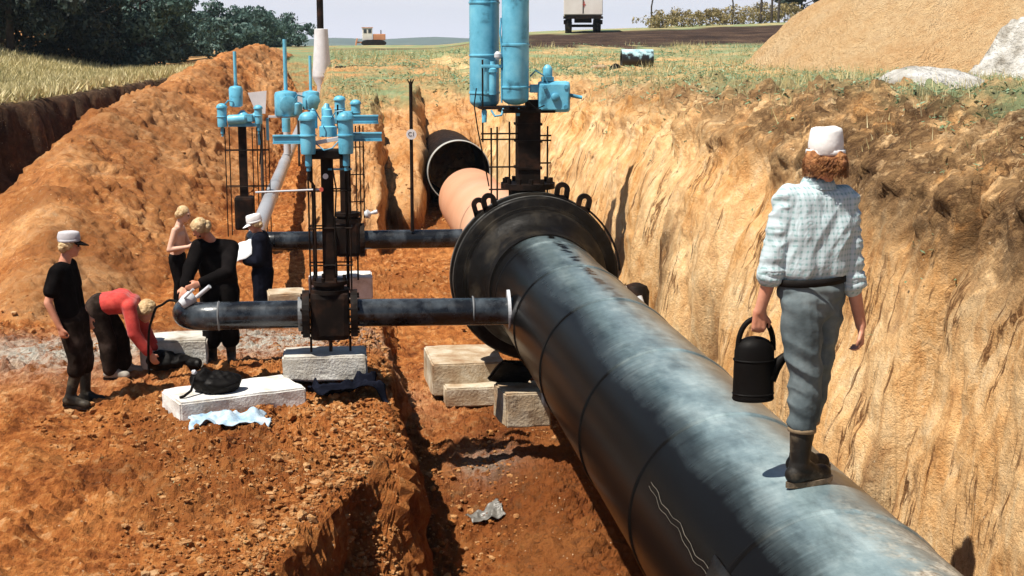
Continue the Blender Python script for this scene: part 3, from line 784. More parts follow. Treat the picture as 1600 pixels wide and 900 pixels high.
def lug(b, base, up, side, w=0.18, h=0.22, th=0.075):
    """lifting eye: flat bar bent over a round hole"""
    base, up, side = Vector(base), Vector(up).normalized(), Vector(side).normalized()
    fw = up.cross(side)
    n = 20; out = []; inn = []
    R0, R1 = w / 2, w / 2 - 0.058
    cz = h - R0
    path_o = [(-R0, 0)] + [(-R0 * math.cos(math.pi * i / n), cz + R0 * math.sin(math.pi * i / n)) for i in range(n + 1)] + [(R0, 0)]
    path_i = [(-R1, 0.06)] + [(-R1 * math.cos(math.pi * i / n), cz + R1 * math.sin(math.pi * i / n)) for i in range(n + 1)] + [(R1, 0.06)]
    m = len(path_o); vs = []
    for s in (-th / 2, th / 2):
        for p in (path_o, path_i):
            vs += [base + side * a + up * c + fw * s for a, c in p]
    fs = []
    for i in range(m - 1):
        fs += [(i, i + 1, m + i + 1, m + i), (2 * m + i, 3 * m + i, 3 * m + i + 1, 2 * m + i + 1), (i, 2 * m + i, 2 * m + i + 1, i + 1), (m + i, m + i + 1, 3 * m + i + 1, 3 * m + i)]
    fs += [(0, m, 3 * m, 2 * m), (m - 1, 3 * m - 1, 4 * m - 1, 2 * m - 1)]
    b.add(vs, fs)
    b.box(base + up * 0.03, (w, th, 0.06), Matrix((side, fw, up)).transposed())
    return b

def dome_tank(p, r, h, bands, m=BLUE, name='tank', parent=None, both=True):
    b = MB(); z0 = p[2]
    pr = [(-r * .55 * math.cos(math.pi / 2 * i / 7) + r * .55, max(1e-3, r * math.sin(math.pi / 2 * i / 7))) for i in range(8)]
    pr += [(h - r * .55 + r * .55 * math.sin(math.pi / 2 * i / 7), max(1e-3, r * math.cos(math.pi / 2 * i / 7))) for i in range(8)]
    b.lathe(pr, p, (0, 0, 1), 28)
    o = b.build(name, m, parent, auto=False)
    for z in bands:
        MB().lathe([(z - .014, r + .001), (z - .010, r + .009), (z + .010, r + .009), (z + .014, r + .001)], p, (0, 0, 1), 28, True, False).build('band', m, o)
    return o

def make_main_valve():
    y0 = 17.0
    root = thing('large_ball_valve', 'big black flanged ball valve with tall twin blue tanks on its stem', 'valve', (AX, 17.4, 0))
    # nozzle: cone, shoulder, wide front flange
    MB().lathe([(-0.75, PR - .01), (-0.75, PR + .02), (-0.55, PR + .025), (-0.50, PR + .03), (-0.34, 0.70), (-0.24, 0.77), (-0.18, 0.83), (-0.15, 0.845), (-0.05, 0.86), (-0.04, 0.90), (0.03, 0.905)], (AX, y0, AZ), (0, 1, 0), 80, True, False).build('nozzle', DARKFLANGE, root)
    MB().lathe([(0.02, 0.60), (0.02, 0.985), (0.035, 1.005), (0.06, 1.015), (0.15, 1.02), (0.165, 1.005), (0.17, 0.95)], (AX, y0, AZ), (0, 1, 0), 96, True, False).build('front_flange', DARKFLANGE, root)
    MB().lathe([(0.17, 0.95), (0.24, 0.95)], (AX, y0, AZ), (0, 1, 0), 96, True, False).build('joint_ring', RUSTBLACK, root)
    MB().lathe([(0.24, 0.95), (0.24, 1.01), (0.25, 1.035), (0.36, 1.04), (0.39, 1.02), (0.40, 0.93)], (AX, y0, AZ), (0, 1, 0), 96, True, False).build('rear_flange', DARKFLANGE, root)
    MB().lathe([(0.39, 0.93)] + [(0.39 + 0.55 * math.sin(math.pi / 2 * i / 10), 0.93 - 0.36 * (1 - math.cos(math.pi / 2 * i / 10))) for i in range(1, 11)] + [(1.05, .59)], (AX, y0, AZ), (0, 1, 0), 72, True, False).build('ball_body', DARKFLANGE, root)
    for a, yy in ((-33, y0 + .12), (-40, y0 + .31), (20, y0 + .31), (35, y0 + .12)):
        up = Vector((math.sin(R(a)), 0, math.cos(R(a))))
        upv = (up + Vector((0, 0, 1.6))).normalized()
        base = Vector((AX, yy, AZ)) + up * 1.0
        lug(MB(), base, upv, upv.cross(Vector((0, 1, 0)))).build('lifting_lug', RUSTBLACK, root)
    RIM = mat('lit_rim', [(0.02, 0.02, 0.018), (0.07, 0.07, 0.065), (0.16, 0.16, 0.15)], 4, 0.5, 0.2, 0.006, spec=0.3)  # lighter grey stands for light caught on the flange rim
    for ya, yb, rr_ in ((.055, .10, 1.019), (.27, .335, 1.042)):
        MB().lathe([(ya, rr_), (yb, rr_ + .003)], (AX, y0, AZ), (0, 1, 0), 96, True, False).build('rim_band', RIM, root)
    # drip clamp rod on the right shoulder
    pts = [(AX + 1.055 * math.sin(R(a)), y0 + .10, AZ + 1.055 * math.cos(R(a))) for a in range(38, 88, 4)]
    MB().tube(pts, .014, 6).build('rim_rod', RUSTBLACK, root)
    # neck, column, head plates
    sx, sy = AX - 0.03, 17.62
    MB().lathe([(1.64, .36), (1.72, .36), (1.72, .24), (1.86, .22), (1.86, .34), (1.93, .34)], (sx, sy, 0), (0, 0, 1), 24).build('bonnet', RUSTBLACK, root)
    for i in range(12):
        a = 2 * math.pi * i / 12
        MB().lathe([(0, .028), (.06, .028)], (sx + .29 * math.cos(a), sy + .29 * math.sin(a), 1.93), (0, 0, 1), 6, False).build('bolt', RUSTBLACK, root)
    MB().box((sx, sy, 2.38), (.285, .285, .92), bev=.015).build('stem_column', RUSTBLACK, root)
    MB().box((sx - .02, sy, 2.83), (.66, .50, .05), bev=.008).build('head_plate', RUSTBLACK, root)
    for z in (2.12, 2.45, 2.66):
        MB().box((sx, sy, z), (.32, .32, .03)).build('collar', RUSTBLACK, root)
    # service frames either side
    for x, y, za, zb in ((1.83, 17.5, 1.65, 2.62), (1.93, 17.75, 1.65, 2.62), (2.05, 17.45, 1.72, 2.70), (1.72, 17.45, 2.45, 3.45), (2.53, 17.5, 1.7, 2.55), (2.575, 17.8, 1.7, 2.62)):
        MB().cyl((x, y, za), (x, y, zb), .011, n=8).build('frame_rod', RUSTBLACK, root)
    for x0, x1, y, z in ((1.70, 2.16, 17.48, 2.48), (1.70, 2.16, 17.48, 2.55), (1.80, 2.16, 17.48, 2.14), (2.44, 2.58, 17.52, 2.52), (2.44, 2.58, 17.52, 2.46), (2.44, 2.58, 17.52, 2.18), (1.80, 2.16, 17.5, 1.86)):
        MB().cyl((x0, y, z), (x1, y, z), .010, n=8).build('frame_rung', RUSTBLACK, root)
    # two tall blue gas-over-oil tanks
    dome_tank((2.12, 17.42, 2.90), .165, 2.5, (.22, .73, 1.3, 1.9), name='front_tank', parent=root)
    dome_tank((1.78, 17.82, 2.84), .185, 2.5, (.20, .66, 1.3, 1.9), name='rear_tank', parent=root)
    MB().box((2.0, 17.62, 2.865), (.62, .44, .03)).build('tank_shelf', RUSTBLACK, root)
    # hand pump and tubing between the tanks
    MB().lathe([(0, .045), (.26, .045), (.27, .06), (.31, .06), (.33, .03), (.40, .03)], (1.84, 17.42, 3.03), (0, 0, 1), 16).build('hand_pump', BLUE, root)
    MB().box((1.83, 17.42, 3.37), (.26, .08, .04), bev=.008).build('pump_bracket', BLUE, root)
    MB().box((1.755, 17.42, 3.20), (.028, .05, .34), bev=.005).build('pump_arm', BLUE, root)
    MB().tube([(1.95, 17.40, 2.93), (1.95, 17.40, 3.60), (1.93, 17.40, 3.78), (1.95, 17.45, 3.95)], .012, 8).build('oil_tube', BLUEDK, root)
    MB().lathe([(0, .02), (.03, .045), (.07, .045), (.10, .02)], (1.90, 17.38, 3.45), (0, 0, 1), 12).build('tube_valve', PALESTEEL, root)
    MB().tube([(1.97, 17.4, 2.86), (1.94, 17.36, 2.78), (1.86, 17.36, 2.77), (1.82, 17.40, 2.84)], .014, 8).build('oil_tube', BLUEDK, root)
    MB().lathe([(0, .03), (.14, .035), (.16, .02)], (1.74, 17.45, 2.69), (0, 0, 1), 10).build('drain_plug', BLUE, root)
    MB().lathe([(0, .022), (.08, .028), (.1, .015)], (2.15, 17.40, 2.77), (0, 0, 1), 10).build('drain_plug', BLUE, root)
    # gear housing on the right, turned to the viewer
    gx, gy, gzc = 2.60, 17.40, 3.00
    q = Matrix.Rotation(R(-6), 3, 'Z')
    hb = MB().box((gx, gy + .06, gzc), (.40, .18, .38), q, .05)
    g = hb.build('gear_housing', BLUE, root)
    MB().box((gx, gy - .045, gzc), (.34, .03, .32), q, .03).build('cover_plate', BLUE, g)
    MB().lathe([(0, .05), (.035, .05), (.045, .035)], (gx, gy - .055, gzc), (0, -1, 0), 16).build('shaft_cap', BLUEDK, g)
    for dx in (-.13, .13):
        for dz in (-.12, .12):
            MB().lathe([(0, .028), (.03, .028)], (gx + dx, gy - .055, gzc + dz), (0, -1, 0), 6, False).build('bolt', BLUEDK, g)
    MB().lathe([(0, .075), (.02, .08), (.05, .08), (.055, .06), (.15, .06), (.17, .05), (.20, .02)], (gx - .08, gy + .05, gzc + .19), (0, 0, 1), 18).build('breather_cap', BLUE, g)
    MB().cyl((gx + .19, gy, gzc + .02), (gx + .34, gy - .03, gzc - .01), .022, n=10).build('hand_shaft', BLUE, g)
    MB().box((2.38, 17.45, 3.10), (.16, .08, .10), bev=.01).build('link_bracket', BLUE, root)
    MB().box((2.36, 17.52, 2.90), (.20, .2, .12), bev=.01).build('gear_bracket', RUSTBLACK, root)
make_main_valve()

# pipe beyond the valve and its sleeve
r_ = thing('primed_pipe', 'reddish pink primed pipe sticking out behind the big valve', 'pipe', (AX, 18, 0))
MB().lathe([(17.95, .585), (26.0, .585)], (AX, 0, AZ), (0, 1, 0), 72, True, False).build('pipe_wall', REDPIPE, r_)
MB().lathe([(26.0, .585), (26.02, .58), (26.02, .56), (20, .56)], (AX, 0, AZ), (0, 1, 0), 72, True, False).build('open_end', INSIDE, r_)
r_ = thing('casing_pipe', 'wide pale steel casing pipe with dark open mouth in the pit end', 'pipe', (2.47, 31, 0))
MB().lathe([(30.6, .662), (30.59, .672), (30.6, .685), (30.78, .685)], (2.50, 0, 0.90), (0, 1, 0), 72, True, False).build('pale_collar', SLEEVE, r_)
MB().lathe([(30.78, .683), (36, .683)], (2.50, 0, 0.90), (0, 1, 0), 72, True, False).build('pipe_wall', RUSTBLACK, r_)
MB().lathe([(30.601, .663), (30.7, .645), (36, .64), (36.05, .01)], (2.50, 0, 0.90), (0, 1, 0), 72, True, False).build('dark_bore', INSIDE, r_)

# ------------------------------------------------------------------ branch pipes
def make_branches():
    r1 = thing('branch_pipe', 'black branch pipe crossing the pit in front, ending in an elbow by the welder', 'pipe', (0, 14.5, 0))
    zc, y, r = 0.91, 14.5, 0.142
    MB().cyl((-0.42, y, zc), (-1.28, y, zc), r, n=32).build('elbow_side_pipe', BRANCH, r1)
    MB().cyl((0.12, y, zc), (AX - .50, y, zc - .02), r, n=32).build('pipe_side_pipe', BRANCH, r1)
    pts = []
    for i in range(13):
        a = math.pi / 2 * i / 12
        pts.append((-1.28 - .36 * math.sin(a), y + .36 * (1 - math.cos(a)), zc - 0.02 * math.sin(a)))
    MB().tube(pts, r + .004, 32).build('elbow', BRANCH, r1)
    MB().lathe([(-.012, r + .002), (0, r + .012), (.012, r + .002)], (-1.28, y, zc), (1, 0, 0), 32, True, False).build('weld_seam', mat('dull_seam', [(.10, .105, .11), (.22, .23, .24)], 6, .5, 0), r1)
    MB().lathe([(-.01, r + .002), (0, r + .01), (.01, r + .002)], (1.32, y, zc), (1, 0, 0), 32, True, False).build('weld_seam', mat('dull_seam', [(.10, .105, .11), (.22, .23, .24)], 6, .5, 0), r1)
    MB().lathe([(-.016, r), (-.016, r + .065), (.016, r + .065), (.016, r)], (1.70, y, zc), (1, -.06, 0.05), 36, False, False).build('saddle_flange', PALESTEEL, r1)
    MB().lathe([(-.02, r), (-.02, r + .035), (.02, r + .035), (.02, r)], (-.46, y, zc), (1, 0, 0), 28, False, False).build('joint_ring', mat('dull_seam', [(.10, .105, .11), (.22, .23, .24)], 6, .5, 0), r1)
    r2 = thing('branch_pipe', 'black branch pipe farther back, joining behind the big valve', 'pipe', (0, 21, 0))
    zc, y = 0.775, 21.0
    MB().cyl((0.20, y, zc), (AX - .45, y, zc), .138, n=28).build('pipe_side_pipe', BRANCH, r2)
    MB().cyl((-0.12, y, zc), (-1.0, y, zc), .138, n=28).build('elbow_side_pipe', BRANCH, r2)
    pts = [(-1.0 - .32 * math.sin(a), y + .32 * (1 - math.cos(a)), zc) for a in [math.pi / 2 * i / 12 for i in range(13)]]
    MB().tube(pts, .14, 28).build('elbow', BRANCH, r2)
    r3 = thing('bypass_pipe', 'slim pale grey pipe running away along the spoil heap', 'pipe', (-1.32, 22, 0))
    MB().tube([(-1.32, 21.32, .775), (-1.32, 22.5, .80), (-1.32, 26, .86), (-1.32, 34, .92), (-1.32, 49, 1.0)],   .125, 28).build('pipe_wall', mat('grey_primer', [(.26, .27, .29), (.36, .37, .40)], .6, .4, 0), r3)
    for yy in (26.5, 33.0, 40):
        MB().lathe([(-.012, .126), (0, .136), (.012, .126)], (-1.32, yy, .775 + .012 * (yy - 21.3)), (0, 1, 0.01), 28, True, False).build('weld_seam', mat('grey_primer', []), r3)
make_branches()

# ------------------------------------------------------------------ small valves with blue actuators
def bottle(p, r, h, parent, m=BLUE, nm='oil_bottle', foot=True):
    b = MB()
    pr = [(0, r * .92), (.02, r * .97), (h * .18, r), (h * .42, r), (h * .425, r + .012), (h * .455, r + .012), (h * .46, r), (h * .80, r), (h * .80, r + .016), (h * .84, r + .016)]
    pr += [(h * .84 + h * .16 * math.sin(math.pi / 2 * i / 6), max(.004, (r + .01) * math.cos(math.pi / 2 * i / 6))) for i in range(7)]
    b.lathe(pr, p, (0, 0, 1), 24)
    o = b.build(nm, m, parent)
    if foot:
        MB().lathe([(-.17, .022), (-.13, .022), (-.12, .034), (0, .034)], p, (0, 0, 1), 12).build('drain_pipe', BLUEDK, o)
    return o

def make_valve_a():
    y = 14.5; x = -0.155
    t = thing('small_valve', 'black valve on the front branch pipe with two blue bottles on its tall stem', 'valve', (x, y, 0.6))
    b = MB().box((x, y, .90), (.40, .36, .50), bev=.06)
    body = b.build('valve_body', RUSTBLACK, t)
    for dx in (-.245, .245):
        MB().lathe([(-.035, .12), (-.035, .245), (.035, .245), (.035, .12)], (x + dx, y, .91), (1, 0, 0), 28, False).build('side_flange', RUSTBLACK, body)
        for i in range(8):
            a = 2 * math.pi * (i + .5) / 8
            MB().cyl((x + dx - .055, y + .2 * math.cos(a), .91 + .2 * math.sin(a)), (x + dx + .055, y + .2 * math.cos(a), .91 + .2 * math.sin(a)), .016, n=6, smooth=False).build('bolt', RUSTBLACK, body)
    MB().lathe([(1.13, .20), (1.17, .20), (1.17, .15), (1.22, .15), (1.22, .19), (1.26, .19)], (x, y, 0), (0, 0, 1), 24).build('bonnet', RUSTBLACK, t)
    for i in range(8):
        a = 2 * math.pi * (i + .5) / 8
        MB().cyl((x + .165 * math.cos(a), y + .165 * math.sin(a), 1.25), (x + .165 * math.cos(a), y + .165 * math.sin(a), 1.30), .018, n=6, smooth=False).build('bolt', RUSTBLACK, t)
    MB().box((x, y, 1.88), (.125, .125, 1.26), bev=.012).build('stem_column', RUSTBLACK, t)
    for dx, dy in ((-.19, -.06), (-.155, .1), (.185, .08), (.225, -.04), (.20, .14)):
        MB().cyl((x + dx, y + dy, 1.12), (x + dx, y + dy, 2.50), .009, n=8).build('frame_rod', RUSTBLACK, t)
    for z in (1.42, 1.80, 2.18):
        MB().tube([(x - .20, y - .07, z), (x + .24, y - .07, z), (x + .24, y + .15, z), (x - .20, y + .15, z)], .008, 6, True).build('frame_rung', RUSTBLACK, t)
    for dx in (-.20, 0, .20):
        MB().cyl((x + dx, y - .05, .52), (x + dx, y - .05, .68), .018 if dx == 0 else .012, n=8).build('anchor_stud', RUSTBLACK, t)
    # actuator head
    MB().box((x + .01, y, 2.55), (.36, .26, .09), bev=.012).build('head_plate', RUSTBLACK, t)
    bottle((x - .18, y - .14, 2.56), .076, .42, t)
    bottle((x + .195, y - .14, 2.56), .076, .42, t)
    for x0, x1, yy, z, m in ((-.53, -.12, -.02, 2.70, 'l'), (.12, .555, -.02, 2.72, 'r'), (.25, .53, .25, 2.88, 'u')):
        c = Vector((x + (x0 + x1) / 2, y + yy, z)); L = x1 - x0
        bb = MB()
        bb.box(c, (L, .07, .06), bev=.006); bb.box(c + Vector((0, 0, .037)), (L + .004, .095, .012)); bb.box(c - Vector((0, 0, .037)), (L + .004, .095, .012))
        bb.build('actuator_beam', BLUE, t)
    MB().box((x + .02, y - .10, 2.69), (.30, .03, .04), Matrix.Rotation(R(-10), 3, 'Y'), .004).build('link_bar', PALESTEEL, t)
    MB().lathe([(0, .09), (.10, .09), (.11, .07), (.2, .065), (.21, .05), (.27, .045), (.28, .02), (.33, .015)], (x + .02, y + .05, 2.72), (0, 0, 1), 18).build('gear_housing', BLUE, t)
    MB().lathe([(0, .05), (.18, .05), (.2, .03), (.23, .012)], (x + .005, y + .15, 2.82), (0, 0, 1), 14).build('filter_cup', BLUE, t)
    MB().lathe([(0, .045), (.15, .045), (.2, .01)], (x - .13, y + .12, 2.80), (0, 0, 1), 14).build('filter_cup', BLUE, t)
    MB().cyl((x + .12, y + .05, 2.80), (x + .12, y + .05, 3.04), .009, n=8).build('indicator_pin', RUSTBLACK, t)
    MB().cyl((x + .01, y - .08, 2.40), (x + .25, y - .08, 2.40), .010, n=8).build('oil_tube', BLUEDK, t)
    MB().tube([(x - .17, y - .14, 2.40), (x - .17, y - .14, 2.30), (x - .13, y - .12, 2.24), (x - .13, y - .10, 1.30)], .013, 8).build('oil_tube', RUSTBLACK, t)
    MB().cyl((x - .015, y - .075, 2.33), (x - .015, y - .09, 2.33), .028, n=14).build('pressure_gauge', WHITEP, t)
    MB().cyl((x - .06, y - .085, 2.20), (x - .06, y - .125, 2.20), .022, n=12).build('red_knob', REDMARK, t)
    MB().cyl((x - .06, y - .10, 2.20), (x - .72, y - .02, 2.17), .010, n=8).build('lever_bar', PALESTEEL, t)
make_valve_a()
def extra_tubes():
    t = [o for o in C.objects if o.name == 'small_valve'][0]
    x, y = -.155, 14.5
    for pts, rad, m in (
        ([(x - .10, y - .13, 2.66), (x - .02, y - .20, 2.60), (x + .06, y - .19, 2.62), (x + .12, y - .13, 2.68)], .007, BLUEDK),
        ([(x + .05, y - .05, 2.90), (x + .10, y - .12, 2.98), (x + .17, y - .14, 2.99)], .006, BLUEDK),
        ([(x - .05, y - .02, 2.88), (x - .10, y - .10, 2.99), (x - .17, y - .13, 3.00)], .006, BLUEDK),
        ([(x + .05, y - .08, 2.45), (x + .09, y - .12, 2.2), (x + .07, y - .12, 1.9), (x + .08, y - .09, 1.32)], .008, PLASTICBK)):
        MB().tube(pts, rad, 6).build('hose', m, t)
    t = bpy.data.objects['large_ball_valve']
    for pts, rad, m in (
        ([(2.30, 17.40, 3.25), (2.36, 17.36, 3.32), (2.46, 17.36, 3.26), (2.52, 17.38, 3.15)], .010, BLUEDK),
        ([(2.26, 17.30, 2.95), (2.36, 17.26, 2.86), (2.46, 17.30, 2.90)], .009, PLASTICBK),
        ([(1.66, 17.62, 3.10), (1.62, 17.50, 2.9), (1.66, 17.46, 2.6), (1.74, 17.46, 2.2), (1.80, 17.5, 1.9)], .008, PLASTICBK)):
        MB().tube(pts, rad, 6).build('hose', m, t)
    for k in range(8):
        a = 2 * math.pi * k / 8
        MB().lathe([(0, .016), (.02, .016)], (2.12 + .17 * math.cos(a) * .8, 17.42 + .17 * math.sin(a) * .8, 2.875), (0, 0, -1), 6, False).build('bolt', RUSTBLACK, t)
extra_tubes()

def make_valve_b():
    y = 21.0; x = .04
    t = thing('small_valve', 'dark valve on the farther branch pipe, half hidden behind the front stem', 'valve', (x, y, 0.3))
    b = MB().box((x + .02, y, .80), (.36, .34, .52), bev=.06)
    body = b.build('valve_body', RUSTBLACK, t)
    for dx in (-.2, .23):
        MB().lathe([(-.035, .12), (-.035, .25), (.035, .25), (.035, .12)], (x + dx, y, .775), (1, 0, 0), 24, False).build('side_flange', RUSTBLACK, body)
    MB().lathe([(1.04, .2), (1.10, .2), (1.10, .14), (1.14, .19), (1.19, .19)], (x + .02, y, 0), (0, 0, 1), 20).build('bonnet', RUSTBLACK, t)
    MB().box((x, y, 1.85), (.16, .16, 1.36), bev=.012).build('stem_column', RUSTBLACK, t)
    for dx, dy in ((.16, -.08), (.22, .05), (.27, -.02)):
        MB().cyl((x + dx, y + dy, 1.1), (x + dx, y + dy, 2.46), .010, n=8).build('frame_rod', RUSTBLACK, t)
    for z in (1.35, 1.75, 2.15):
        MB().cyl((x + .05, y - .08, z), (x + .28, y - .03, z), .009, n=6).build('frame_rung', RUSTBLACK, t)
    for dx in (-.16, .02, .16):
        MB().cyl((x + dx, y - .04, .18), (x + dx, y - .04, .56), .014, n=8).build('anchor_stud', RUSTBLACK, t)
    MB().box((x, y, 2.53), (.34, .26, .08), bev=.012).build('head_plate', BLUEDK, t)
    bottle((x + .17, y - .05, 2.50), .07, .34, t, foot=False)
    bottle((x - .06, y - .1, 2.56), .075, .34, t, foot=False)
    MB().box((x + .05, y - .14, 2.62), (.14, .10, .12), bev=.012).build('switch_box', BLUE, t)
    MB().lathe([(0, .05), (.05, .07), (.09, .02), (.14, .03), (.19, .03)], (x + .28, y - .1, 1.16), (.9, -.2, .25), 12).build('bleed_valve', PALESTEEL, t)
make_valve_b()

def make_valve_c():
    y = 26.0; x = -1.77
    t = thing('small_valve', 'black stemmed valve with blue actuator at the foot of the spoil heap', 'valve', (x, y, 0.2))
    MB().box((x, y, .62), (.34, .4, .60), bev=.05).build('valve_body', RUSTBLACK, t)
    MB().box((x, y, 1.52), (.145, .145, 1.30), bev=.012).build('stem_column', RUSTBLACK, t)
    for dx, dy in ((-.30, -.1), (-.24, .1), (.18, -.1), (.25, .1), (.40, -.05), (.46, .1)):
        MB().cyl((x + dx, y + dy, .2), (x + dx, y + dy, 2.15), .010, n=8).build('frame_rod', RUSTBLACK, t)
    for z in (1.1, 1.75):
        MB().tube([(x - .31, y - .1, z), (x + .46, y - .1, z), (x + .46, y + .11, z), (x - .31, y + .11, z)], .009, 6, True).build('frame_rung', RUSTBLACK, t)
    MB().box((x + .05, y, 2.20), (.56, .32, .05), bev=.008).build('head_plate', BLUEDK, t)
    bottle((x - .34, y - .08, 2.17), .085, .42, t)
    MB().lathe([(0, .08), (.02, .115), (.32, .125), (.36, .10), (.38, .02)], (x - .09, y, 2.52), (0, 0, 1), 20).build('spring_pot', BLUE, t)
    MB().cyl((x - .09, y, 2.88), (x - .09, y, 3.50), .030, n=12).build('vent_pipe', BLUE, t)
    MB().lathe([(0, .16), (.06, .15), (.18, .09), (.24, .03)], (x + .02, y, 2.22), (0, 0, 1), 18).build('gear_housing', BLUE, t)
    MB().lathe([(0, .06), (.16, .065), (.22, .05)], (x + .17, y - .1, 2.30), (.6, 0, .5), 14).build('cylinder_end', BLUE, t)
    MB().box((x + .30, y - .05, 2.05), (.05, .05, .42), bev=.005).build('support_arm', BLUE, t)
    MB().box((x + .45, y, 2.12), (.05, .05, .40), bev=.005).build('support_arm', BLUE, t)
    bottle((x + .30, y - .12, 2.22), .070, .34, t)
    MB().lathe([(0, .07), (.03, .085), (.30, .085), (.33, .06)], (x - .24, y - .16, 2.30), (1, 0, .05), 16).build('piston_cylinder', BLUE, t)
    MB().box((x + .12, y - .14, 2.33), (.16, .12, .14), bev=.015).build('switch_box', BLUE, t)
    MB().tube([(x - .30, y - .1, 2.55), (x - .22, y - .14, 2.64), (x - .14, y - .12, 2.62)], .014, 6).build('hose', BLUEDK, t)
    MB().tube([(x + .30, y - .12, 2.2), (x + .34, y - .14, 1.9), (x + .30, y - .12, 1.5)], .014, 6).build('hose', RUSTBLACK, t)
make_valve_c()

def make_valve_d():
    y = 34.0
    t = thing('vent_actuator', 'pair of blue drum actuators with thin vent pipes, seen behind the front valve', 'valve', (-1.25, y, 0.9))
    for x, rr, zt, hp, zc in ((-1.28, .27, 2.22, 1.24, 2.22), (-.70, .20, 2.30, .85, 2.30)):
        dr = MB().lathe([(0, rr * .92), (.03, rr), (.50 * rr / .27, rr), (.56 * rr / .27, rr * .9), (.6 * rr / .27, .05)], (x, y, zt - rr), (0, 0, 1), 24).build('drum', BLUE, t)
        MB().lathe([(0, rr * .78), (.03, rr * .78), (.04, rr * .7)], (x + .06, y - rr * .92, zc), (.25, -1, 0), 22).build('drum_cover', BLUE, dr)
        MB().cyl((x, y, zt + rr), (x, y, zt + rr + hp), .046 if rr > .22 else .036, n=12).build('vent_pipe', BLUE, t)
    MB().cyl((-1.28, y, 1.06), (-1.28, y, 1.97), .085, n=14).build('stem_column', PALESTEEL, t)
    MB().box((-1.0, y, 1.94), (1.4, .2, .04)).build('shelf_plate', PALESTEEL, t)
    MB().cyl((-.70, y, 1.05), (-.70, y, 2.10), .06, n=12).build('stem_column', PALESTEEL, t)
    MB().box((-.95, y, 2.2), (.3, .06, .06)).build('link_bar', BLUE, t)
    MB().lathe([(0, .10), (.04, .12), (.26, .12), (.30, .08)], (-1.02, y - .15, 1.98), (0, 0, 1), 16).build('filter_cup', BLUE, t)
    MB().cyl((-1.28, y - .3, 1.60), (-1.28, y - .3, 1.92), .10, n=14).build('filter_cup', BLUE, t)
    MB().tube([(-1.1, y - .2, 2.3), (-1.0, y - .3, 2.45), (-.85, y - .2, 2.4)], .02, 6).build('hose', BLUEDK, t)
make_valve_d()

def marker_plate(x, y, zb, zt, ww, wb, label):
    t = thing('marker_board', label, 'marker board', (x, y, zb))
    MB().cyl((x + .05, y + .03, zb), (x + .05, y + .03, zt - .1), .03, n=8).build('stake', POSTWOOD, t)
    h = .44
    b = MB(); vs = []
    for dy in (0, .03):
        vs += [(x - wb / 2 + .06, y + dy, zt - h), (x + wb / 2 + .06, y + dy, zt - h), (x + ww / 2, y + dy, zt), (x - ww / 2, y + dy, zt - .04)]
    b.add(vs, [(0, 1, 2, 3), (7, 6, 5, 4), (0, 4, 5, 1), (1, 5, 6, 2), (2, 6, 7, 3), (3, 7, 4, 0)])
    b.build('board', WHITEP, t)
marker_plate(-1.60, 28.0, .3, 2.74, .36, .17, 'white tapering marker board standing between the blue actuators')
marker_plate(-1.12, 36.0, .6, 2.44, .50, .24, 'white marker board half hidden behind the blue drum actuator')

# vent stack at the end of the bypass
t_ = thing('vent_stack', 'tall vent stack with white wrapped base and dark pole against the sky', 'vent stack', (-.56, 46, 1.4))
MB().lathe([(1.2, .16), (2.3, .17), (2.55, .30), (2.62, .31), (3.6, .235), (4.07, .215), (4.08, .19)], (-.58, 46, 0), (0, 0, 1), 20).build('white_sheath', WHITEP, t_)
MB().cyl((-.60, 46, 4.0), (-.60, 46, 7.6), .105, n=14).build('pole', RUSTBLACK, t_)

# survey rod with round number plate
t_ = thing('survey_rod', 'thin brown rod with round white number plate above the branch pipe', 'rod', (1.01, 20.9, .90))
MB().cyl((1.01, 20.9, .905), (1.01, 20.9, 3.10), .026, n=10).build('rod', RUSTBLACK, t_)
pl = MB().lathe([(0, .075), (.012, .075)], (1.01, 20.86, 2.335), (0, -1, 0), 24).build('number_plate', WHITEP, t_)
for dx in (-.045, 0, .045):
    MB().cyl((1.01 + dx * .4, 20.9, 3.06), (1.01 + dx, 20.9, 3.13), .008, n=6).build('tip', RUSTBLACK, t_)
fc = bpy.data.curves.new('plate_text', 'FONT')
fc.body = 'C1'; fc.size = .085; fc.align_x = 'CENTER'; fc.align_y = 'CENTER'; fc.extrude = .001
tmp = bpy.data.objects.new('tmp', fc); link(tmp)
me = bpy.data.meshes.new_from_object(tmp.evaluated_get(bpy.context.evaluated_depsgraph_get()))
bpy.data.objects.remove(tmp)
o = link(bpy.data.objects.new('plate_lettering', me))
o.rotation_euler = (R(90), 0, 0); o.location = Vector((1.01, 20.845, 2.335)) - Vector((1.01, 20.9, .90)); o.parent = t_
me.materials.append(PLASTICBK)
